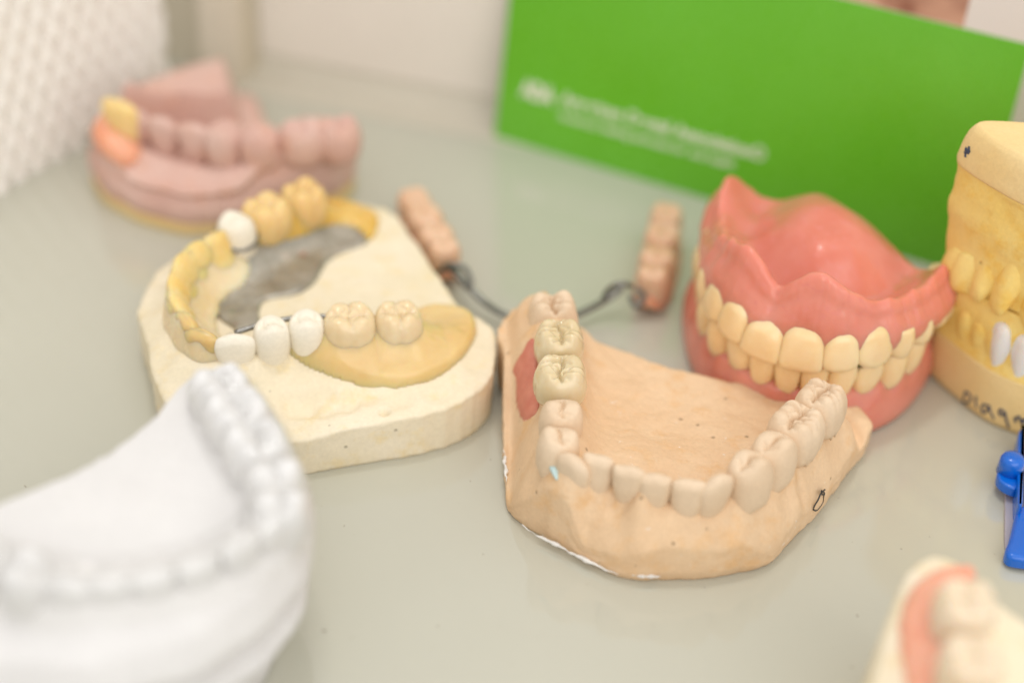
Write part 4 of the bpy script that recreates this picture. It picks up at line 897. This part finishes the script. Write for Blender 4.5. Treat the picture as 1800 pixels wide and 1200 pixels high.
# ------------------------------------------------------------------ 7. the yellow casts closed on each other at the right edge
def yellowcasts():
    cx, cy = 119., 271.
    ctrl = [(83.6, 283), (84., 279.5), (88.2, 273), (94.5, 266), (103, 261.3), (114, 257.5), (126, 256), (138, 258), (148, 263), (154, 271), (155, 280), (150, 284.5), (138, 285), (118, 284.5), (100, 284), (88, 284)]
    B0_ = spline(np.array(ctrl), 300, True); ang = np.arctan2(B0_[:, 1] - cy, B0_[:, 0] - cx); rad = np.hypot(B0_[:, 0] - cx, B0_[:, 1] - cy)
    o_ = np.argsort(ang); ang, rad = ang[o_], rad[o_]
    R0 = lambda a: np.interp((a + math.pi) % (2 * math.pi) - math.pi, np.r_[ang - 2 * math.pi, ang, ang + 2 * math.pi], np.r_[rad, rad, rad])
    # offset of the wall with height: base, vestibule, gum, bite, gum, vestibule, base
    zk = [0, 1.2, 8, 12, 15, 18, 21, 25, 28, 32, 36, 41, 45, 48, 51, 54.5, 57.4, 58.4]
    ok = [-.8, 0, .2, -.1, -.9, -1.2, -1.0, -1.8, -2.2, -1.6, -1.0, -.2, -.4, -.2, .5, .3, -.4, -1.2]
    def Rz(a, z):
        z = np.asarray(z, float); fr = np.exp(-((np.abs((a + 2.2 + math.pi) % (2 * math.pi) - math.pi)) / 1.9) ** 4)
        off = herm(zk, ok, z)
        off = off + np.exp(-(((a - 2.84 + math.pi) % (2 * math.pi) - math.pi) / .42) ** 2) * herm([0, 8, 20, 30, 45, 60], [-3.2, -2.6, -.2, 1., .8, -.3], z)
        soft_ = np.where((z > 15) & (z < 49), 1., 0.)
        return R0(a) + off +   .34 * soft_ * fbm(a * 7, z * .22, 4) + .12 * fbm(a * 40, z * .8, 3) + soft_ * .9 * fbm(a * 2.3 + 4, z * .11, 2)
    def loft(name, z0, z1, mat, parent, nz, inset=0., captop=True, dish=0.):
        A = np.linspace(-math.pi, math.pi, 300, endpoint=False); V = []; zz = np.linspace(z0, z1, nz)
        edge = herm
        for z_ in zz:
            r = Rz(A, np.full(300, z_)) - inset
            V.append(np.stack([cx + np.cos(A) * r, cy + np.sin(A) * r, np.full(300, z_)], 1))
        r1 = Rz(A, np.full(300, z1)) - inset
        for k in np.linspace(.985, .05, 14): V.append(np.stack([cx + np.cos(A) * r1 * k, cy + np.sin(A) * r1 * k, np.full(300, z1) + dish * smooth(1, .5, k) + .12 * fbm(np.cos(A) * r1 * k * .2, np.sin(A) * r1 * k * .2, 3)], 1))
        n = len(V); P = np.concatenate(V, 0); F = grid(n, 300, False, True) + [tuple(range(300))[::-1], tuple(range((n - 1) * 300, n * 300))]
        return mk(name, P, F, mat, parent, fix=True)
    ins = np.array([cx, cy, 0])
    def ray(px, py):
        d = (px - 900) * _ri - (py - 600) * _up + FPX * _fw; d = d / np.linalg.norm(d)
        for s in np.linspace(240, 420, 1400):
            p = CAM + d * s
            if 0 < p[2] < 58.4 and math.hypot(p[0] - cx, p[1] - cy) < Rz(math.atan2(p[1] - cy, p[0] - cx), p[2]): return p
        return None
    Lo = thing('dental_cast', (cx, cy, 0), 'yellow stone lower jaw model with handwriting on its base and pale lower front teeth', 'dental model', 'dental models on the glass shelf')
    loft('plaster_base', .03, 12.2, M['pale_yellow'], Lo, 26)
    loft('gum', 12.0, 26.0, M['yellow'], Lo, 34, .12)
    Up = thing('dental_cast', (cx, cy, 26.6), 'yellow stone upper jaw model closed onto the yellow lower model', 'dental model', 'dental models on the glass shelf')
    loft('gum', 26.6, 50.2, M['yellow'], Up, 46, .12)
    loft('plaster_base', 50.0, 58.4, M['pale_yellow'], Up, 26, dish=-.8)
    def put(px, py, parent, mat, w_, d_, h_, up, seed, point=0., push=0., kind='inc', ztop=None):
        p = ray(px, py)
        if p is None: return
        a = math.atan2(p[1] - cy, p[0] - cx); t_ = np.array([-math.sin(a), math.cos(a)]); n_ = np.array([math.cos(a), math.sin(a)])
        z_ = p[2] if ztop is None else ztop
        r = Rz(a, z_ + (h_ * .5 if up < 0 else -h_ * .5))
        q = np.array([cx, cy]) + n_ * (r + push - d_ * .12)
        PF = incisor(w_, d_, h_, seed, point=point, taper=.74, edge=.9) if kind == 'inc' else molar(w_, d_, h_, seed, 2, .8, n_=2.4)
        V, F = place(PF, (q[0], q[1], z_), t_, ins, up=(0, 0, up), tilt=.10); mk('tooth', V, F, mat, parent)
    put(1737, 545, Up, M['yellow'], 8.6, 7, 12.5, -1, 190, .10, -.2)
    put(1796, 574, Up, M['yellow'], 10.6, 7.5, 15., -1, 191, .0, .0)
    put(1700, 525, Up, M['yellow'], 7.4, 7.5, 10.5, -1, 192, .18, -.6)
    put(1672, 500, Up, M['yellow'], 7.2, 8., 8.5, -1, 193, .0, -1.6, 'pm')
    put(1656, 490, Up, M['yellow'], 7.2, 8., 8.5, -1, 194, .0, -1.8, 'pm')
    for k, (px, py) in enumerate(((1757, 562), (1795, 585))): put(px, py, Lo, M['pale_tooth'], 5.8, 6.4, 9.4, 1, 195 + k, 0., .1)
    for k, (px, py) in enumerate(((1728, 560), (1700, 545), (1676, 525))): put(px, py, Lo, M['yellow'], 6.6, 7, 9., 1, 200 + k, .1, -1.2)
    # more front teeth further round, out of the photograph's frame
    pe = ray(1796, 574); ae = math.atan2(pe[1] - cy, pe[0] - cx)
    for k, da in enumerate((.42, .76, 1.08, 1.38, 1.66, 1.92, 2.16)):
        a = ae + da; z_ = 26.4
        for par, mat, up, w_, h_, ps in ((Up, M['yellow'], -1, 7.6, 11, .2), (Lo, M['pale_tooth'] if k < 2 else M['yellow'], 1, 6, 9, -.4)):
            n_ = np.array([math.cos(a), math.sin(a)]); t_ = np.array([-math.sin(a), math.cos(a)]); r = Rz(a, z_ + (5 if up < 0 else -4.5))
            q = np.array([cx, cy]) + n_ * (r + ps - .8)
            V, F = place(incisor(w_, 6.5, h_, 210 + k, taper=.74, edge=.9), (q[0], q[1], z_ + (-1 if up < 0 else .6)), t_, ins, up=(0, 0, up), tilt=.1); mk('tooth', V, F, mat, par)
    def ink(name, strokes, parent, r=.24):
        """pen strokes lying on the curved wall, merged into one mark"""
        V = []; F = []
        for st in strokes:
            pts = [ray(*q) for q in st]
            if any(p is None for p in pts): print('ink stroke misses', name); continue
            P = spline(np.array(pts), max(8, 6 * len(st))) if len(st) > 2 else np.linspace(pts[0], pts[1], 8)
            P = P + (CAM - P) / np.linalg.norm(CAM - P, axis=1)[:, None] * .17
            b0 = len(V); n = len(P)
            for i in range(n):
                t = P[min(i + 1, n - 1)] - P[max(i - 1, 0)]; t /= np.linalg.norm(t) + 1e-9
                a = np.cross(t, (CAM - P[i]) / np.linalg.norm(CAM - P[i])); a /= np.linalg.norm(a) + 1e-9; b = np.cross(t, a)
                for k in range(6): an = k * math.pi / 3; V.append(P[i] + r * (math.cos(an) * a + .4 * math.sin(an) * b))
            F += grid(n, 6, False, True, off=b0)
        return mk(name, V, F, M['ink'], parent, fix=True) if V else print('no ink', name)
    k = 3.53
    q = lambda l: [(1603 + x / k, 440 + y / k) for x, y in l]
    ink('handwriting', [q([(335, 870), (325, 905), (318, 940)]), q([(330, 872), (358, 890), (366, 920), (345, 945), (320, 938)]),
                        q([(395, 920), (398, 945), (402, 975)]), q([(392, 912), (402, 908)]),
                        q([(470, 960), (445, 955), (432, 985), (445, 1008), (470, 985), (478, 962)]), q([(478, 960), (488, 1000), (512, 1045)]),
                        q([(578, 1005), (552, 985), (540, 1005), (556, 1022), (578, 1008)]), q([(578, 1005), (586, 1050), (602, 1100)]),
                        q([(640, 1035), (643, 1065)]), q([(642, 1048), (662, 1030), (675, 1048), (680, 1072)]), q([(690, 1045), (694, 1075)]), q([(692, 1055), (708, 1042), (722, 1058), (726, 1086)])], Lo)
    k2 = 3.27
    q2 = lambda l: [(1250 + x / k2, x2 / k2) for x, x2 in l]
    ink('pen_mark', [q2([(1462, 905), (1466, 850), (1478, 885), (1484, 842)]), q2([(1455, 880), (1490, 870)])], Up)
yellowcasts()

# ------------------------------------------------------------------ 8. blue plastic piece at the right edge
def bluepiece():
    T = thing('plastic_articulator', (103, 246, 0), 'bright blue plastic hinge piece cut off by the right edge of the picture', 'articulator')
    def slab(name, pts, z0, z1, mat, bev=.5):
        """upright-sided slab: outline given by pixels at its top height, rounded edge"""
        P = np.array([at(a, b, z1)[:2] for a, b in pts]); P = polyclosed(P, 140, 3); c0 = P.mean(0)
        tgv = np.roll(P, -1, 0) - np.roll(P, 1, 0); tgv /= np.linalg.norm(tgv, axis=1)[:, None]; n_ = np.stack([tgv[:, 1], -tgv[:, 0]], 1)
        ar = np.sum(P[:, 0] * np.roll(P[:, 1], -1) - P[:, 1] * np.roll(P[:, 0], -1)); n_ = n_ if ar > 0 else -n_
        V = []
        rows = [(z0, 0)] + [(z1 - bev + bev * math.sin(t), -bev + bev * math.cos(t)) for t in np.linspace(0, math.pi / 2, 6)]
        for z_, o_ in rows: V += [(p[0] + n[0] * o_, p[1] + n[1] * o_, z_) for p, n in zip(P, n_)]
        F = grid(len(rows), 140, False, True) + [tuple(range(140))[::-1], tuple(range((len(rows) - 1) * 140, len(rows) * 140))]
        return sharp_(mk(name, V, F, mat, T, fix=True))
    sharp_ = lambda o: (sharp(o, 40), o)[1]
    slab('side_plate', [(1798, 748), (1790, 757), (1790, 790), (1784, 795), (1783, 815), (1789, 835), (1789, 888), (1799, 888), (1800, 742)], .8, 5.2, M['blue'])
    slab('insert', [(1803, 765), (1803, 880), (1890, 880), (1890, 765)], .8, 3.6, M['pale_tooth'])
    slab('lug', [(1792, 800), (1768, 806), (1754, 822), (1752, 838), (1766, 852), (1792, 862), (1800, 830)], 2.2, 4.2, M['blue'])
    P = [at(1775, 826, 4.2) + np.array([0, 0, z_]) for z_ in (-.5, 2.6, 3.3, 3.6)]
    tube('peg', np.array(P), np.array([2.5, 2.3, 1.9, .9]), M['blue'], T, 28)
    slab('foot', [(1790, 884), (1784, 905), (1775, 945), (1767, 962), (1770, 974), (1782, 980), (1830, 985), (1900, 987), (1900, 884)], .8, 3.2, M['blue'], 1.)
    slab('reflection_strip', [(1791, 765), (1780, 800), (1767, 850), (1766, 960), (1775, 975), (1900, 975), (1900, 765)], .02, .8, M['lavender'], .2)  # thin slab imitating the blue piece's reflection and shade on the shelf
bluepiece()

# ------------------------------------------------------------------ 9. cream model with a pink gum band, bottom right corner
def cornermodel():
    T = thing('dental_cast', (70, 178, 0), 'cream jaw model with a pink gum band in the bottom right corner', 'dental model', 'dental models on the glass shelf')
    OL = [(1560, 1080, 27), (1588, 1010, 28), (1612, 976, 29), (1650, 963, 29), (1688, 978, 29), (1712, 1010, 28)]
    out = [(*at(a, b, c)[:2], c - .5) for a, b, c in OL] + [(82, 184, 27), (88, 176, 25), (98, 166, 24), (98, 150, 24), (84, 142, 24), (66, 142, 24), (54, 150, 25), (52.5, 163, 26)]
    tk = [(1702, 1050, 36), (1712, 1150, 36), (1722, 1262, 36)]
    tops = np.array([at(*q) for q in tk]); ins = np.array([90., 165, 0]); X = rowX(tops)
    arch = np.vstack([tops[0] + (tops[0] - tops[1]) * .3, tops, tops[-1] + (tops[-1] - tops[0]) * .5, (78, 148, 0)])[:, :2]
    c = Cast(out, [(84, 166, 22), (90, 160, 22)], arch, [2.5, 3, 3, 3, 3], wb=6, wl=5, pw=2.6, rough=.08, seed=44, edge=1.6)
    c.mesh('plaster_base', M['cream'], T, (72, 166), soft=2, jag=.1, side=[(0, 1.5), (.5, 1), (1, 0)])
    gp = [(1690, 998), (1642, 1008), (1602, 1038), (1582, 1090), (1584, 1150), (1592, 1210), (1602, 1260), (1700, 1260), (1705, 1180), (1690, 1130), (1700, 1060), (1715, 1010)]
    poly = np.array([c.hit(a, b, 29) for a, b in gp])
    shell('gum', spline(poly, 90, True), c.h, 1.8, M['coral_gum'], T, res=.4, round_=1.6)
    for i, q in enumerate(tk):
        V, F = place(molar(9.4, 9.4, 9, 230 + i, 4, .9, n_=2.3, neck=.8), tops[i], X[i], ins); mk('tooth', V, F, M['cream_crown'], T)
M['cream_crown'] = resin('cream_crown_acrylic', (.78, .64, .46), (.82, .70, .54), rough=.35, sss=.4, scale=.002)
cornermodel()

# ------------------------------------------------------------------ 10. the green leaflet leaning at the back
def leaflet():
    a = at(869, 240, 0)[:2]; b = at(1608, 457, 0)[:2]; u = (b - a) / np.linalg.norm(b - a); n = np.array([-u[1], u[0]])   # n: away from the camera
    W = LEAF_W; lean = LEAF_LEAN
    U3 = np.array([*u, 0]); Z3 = np.array([n[0] * math.sin(lean), n[1] * math.sin(lean), math.cos(lean)]); N3 = np.cross(U3, Z3); N3 = N3 if N3[:2] @ n < 0 else -N3   # N3 towards the camera
    O3 = np.array([*a, .05])
    T = thing('leaflet', O3 + U3 * W / 2, 'bright green printed leaflet with white lettering standing against the back wall', 'leaflet')
    def sheet(name, u0, u1, v0, v1, d0, d1, mat, parent):
        V = [O3 + U3 * p + Z3 * q + N3 * r for r in (d0, d1) for p, q in ((u0, v0), (u1, v0), (u1, v1), (u0, v1))]
        return mk(name, V, [(0, 3, 2, 1), (4, 5, 6, 7), (0, 1, 5, 4), (1, 2, 6, 5), (2, 3, 7, 6), (3, 0, 4, 7)], mat, parent, smooth_=False, fix=True)
    def photo_mat():
        m_, t, bsd = nt('printed_photo'); L = t.links
        co = N(t, 'ShaderNodeTexCoord').outputs['Object']
        n1 = N(t, 'ShaderNodeTexNoise', Scale=55., Detail=2.); L.new(co, n1.inputs['Vector'])
        r1 = ramp(t, [(.38, (.30, .12, .07)), (.5, (.60, .33, .22)), (.62, (.72, .48, .36))]); L.new(n1.outputs['Fac'], r1.inputs[0])
        L.new(r1.outputs[0], bsd.inputs['Base Color']); bsd.inputs['Roughness'].default_value = .3
        return m_
    gm = resin('green_print', (.13, .46, .015), (.15, .50, .03), rough=.28, sss=0, nscale=20., bump=.00002)
    hw = LEAF_H
    pm = plain('white_paper', (.74, .68, .63), .4)
    sheet('green_panel', 0, W, 0, hw, -.6, 0, gm, T)
    sheet('paper_panel', 0, W, hw, hw + 38, -.6, -.02, pm, T)
    # the printed picture of people above the green band
    V = []; uu = np.linspace(LEAF_P[0], LEAF_P[1], 40); top = hw + 14 + 6 * np.sin(np.linspace(0, 3.1, 40)) + 2 * fbm(uu * .3, uu * 0, 3)
    for p, tp_ in zip(uu, top): V += [O3 + U3 * p + Z3 * (hw + .2) + N3 * .03, O3 + U3 * p + Z3 * tp_ + N3 * .03]
    mk('printed_picture', V, grid(40, 2), photo_mat(), T, smooth_=False)
    wm = plain('white_print', (.80, .80, .66), .4)
    def text(name, body, u0, v0, size, width=None, bold=0., parent=T):
        cu = bpy.data.curves.new(name, 'FONT'); cu.body = body; cu.size = size * S; cu.extrude = .00003; cu.offset = bold * S
        cu.materials.append(wm); o = bpy.data.objects.new(name, cu); C.objects.link(o); o.parent = T
        bpy.context.view_layer.update()
        sx = 1. if width is None else width * S / max(o.dimensions.x, 1e-6)
        p = (O3 + U3 * u0 + Z3 * v0 + N3 * .06) - np.array(T.location) / S
        R = Matrix(((U3[0] * sx, Z3[0], N3[0], p[0] * S), (U3[1] * sx, Z3[1], N3[1], p[1] * S), (U3[2] * sx, Z3[2], N3[2], p[2] * S), (0, 0, 0, 1)))
        dg = bpy.context.evaluated_depsgraph_get(); me = bpy.data.meshes.new_from_object(o.evaluated_get(dg)); bpy.data.objects.remove(o)
        o = bpy.data.objects.new(name, me); C.objects.link(o); o.parent = T; o.matrix_local = R
        return o
    text('logo', 'ADA', LEAF_T[0], LEAF_T[1] + .6, 5.4, 9.0, .35)
    text('lettering', 'American Dental Association\u00ae', LEAF_T[0] + 10.5, LEAF_T[1] + 1.2, 4.3, 52., .12)
    text('small_lettering', "America's leading advocate for oral health", LEAF_T[0] + 10.5, LEAF_T[1] - 2.6, 2.9, 45., .05)
LEAF_W, LEAF_H, LEAF_LEAN, LEAF_P, LEAF_T = 119.5, 54.5, math.radians(8), (71., 105.), (6., 12.)
leaflet()

# ------------------------------------------------------------------ 11. plaster dust and crumbs on the shelf
def dust():
    r = np.random.default_rng(12); V = []; F = []
    for k in range(420):
        x = r.uniform(-110, 110); y = r.uniform(190, 360); s_ = .05 + .10 * r.random() ** 3 + (.16 if r.random() < .03 else 0)
        b0 = len(V); L_ = 1 + (4 * r.random() if r.random() < .12 else r.random()); an = r.uniform(0, 6.3); ca, sa = math.cos(an), math.sin(an)
        for dx, dy, dz in ((-1, -1, 0), (1, -1, 0), (1, 1, 0), (-1, 1, 0), (0, 0, 1.2)):
            dx *= L_ * r.uniform(.6, 1.2); dy *= r.uniform(.6, 1.2)
            V.append((x + s_ * (dx * ca - dy * sa), y + s_ * (dx * sa + dy * ca), .02 + dz * s_))
        F += [(b0, b0 + 1, b0 + 4), (b0 + 1, b0 + 2, b0 + 4), (b0 + 2, b0 + 3, b0 + 4), (b0 + 3, b0, b0 + 4), (b0 + 3, b0 + 2, b0 + 1, b0)]
    o_ = mk('plaster_dust', V, F, plain('dust', (.40, .36, .29), .9), None, smooth_=False)
    o_['kind'] = 'stuff'; o_['label'] = 'fine specks of plaster dust scattered over the shelf'
dust()
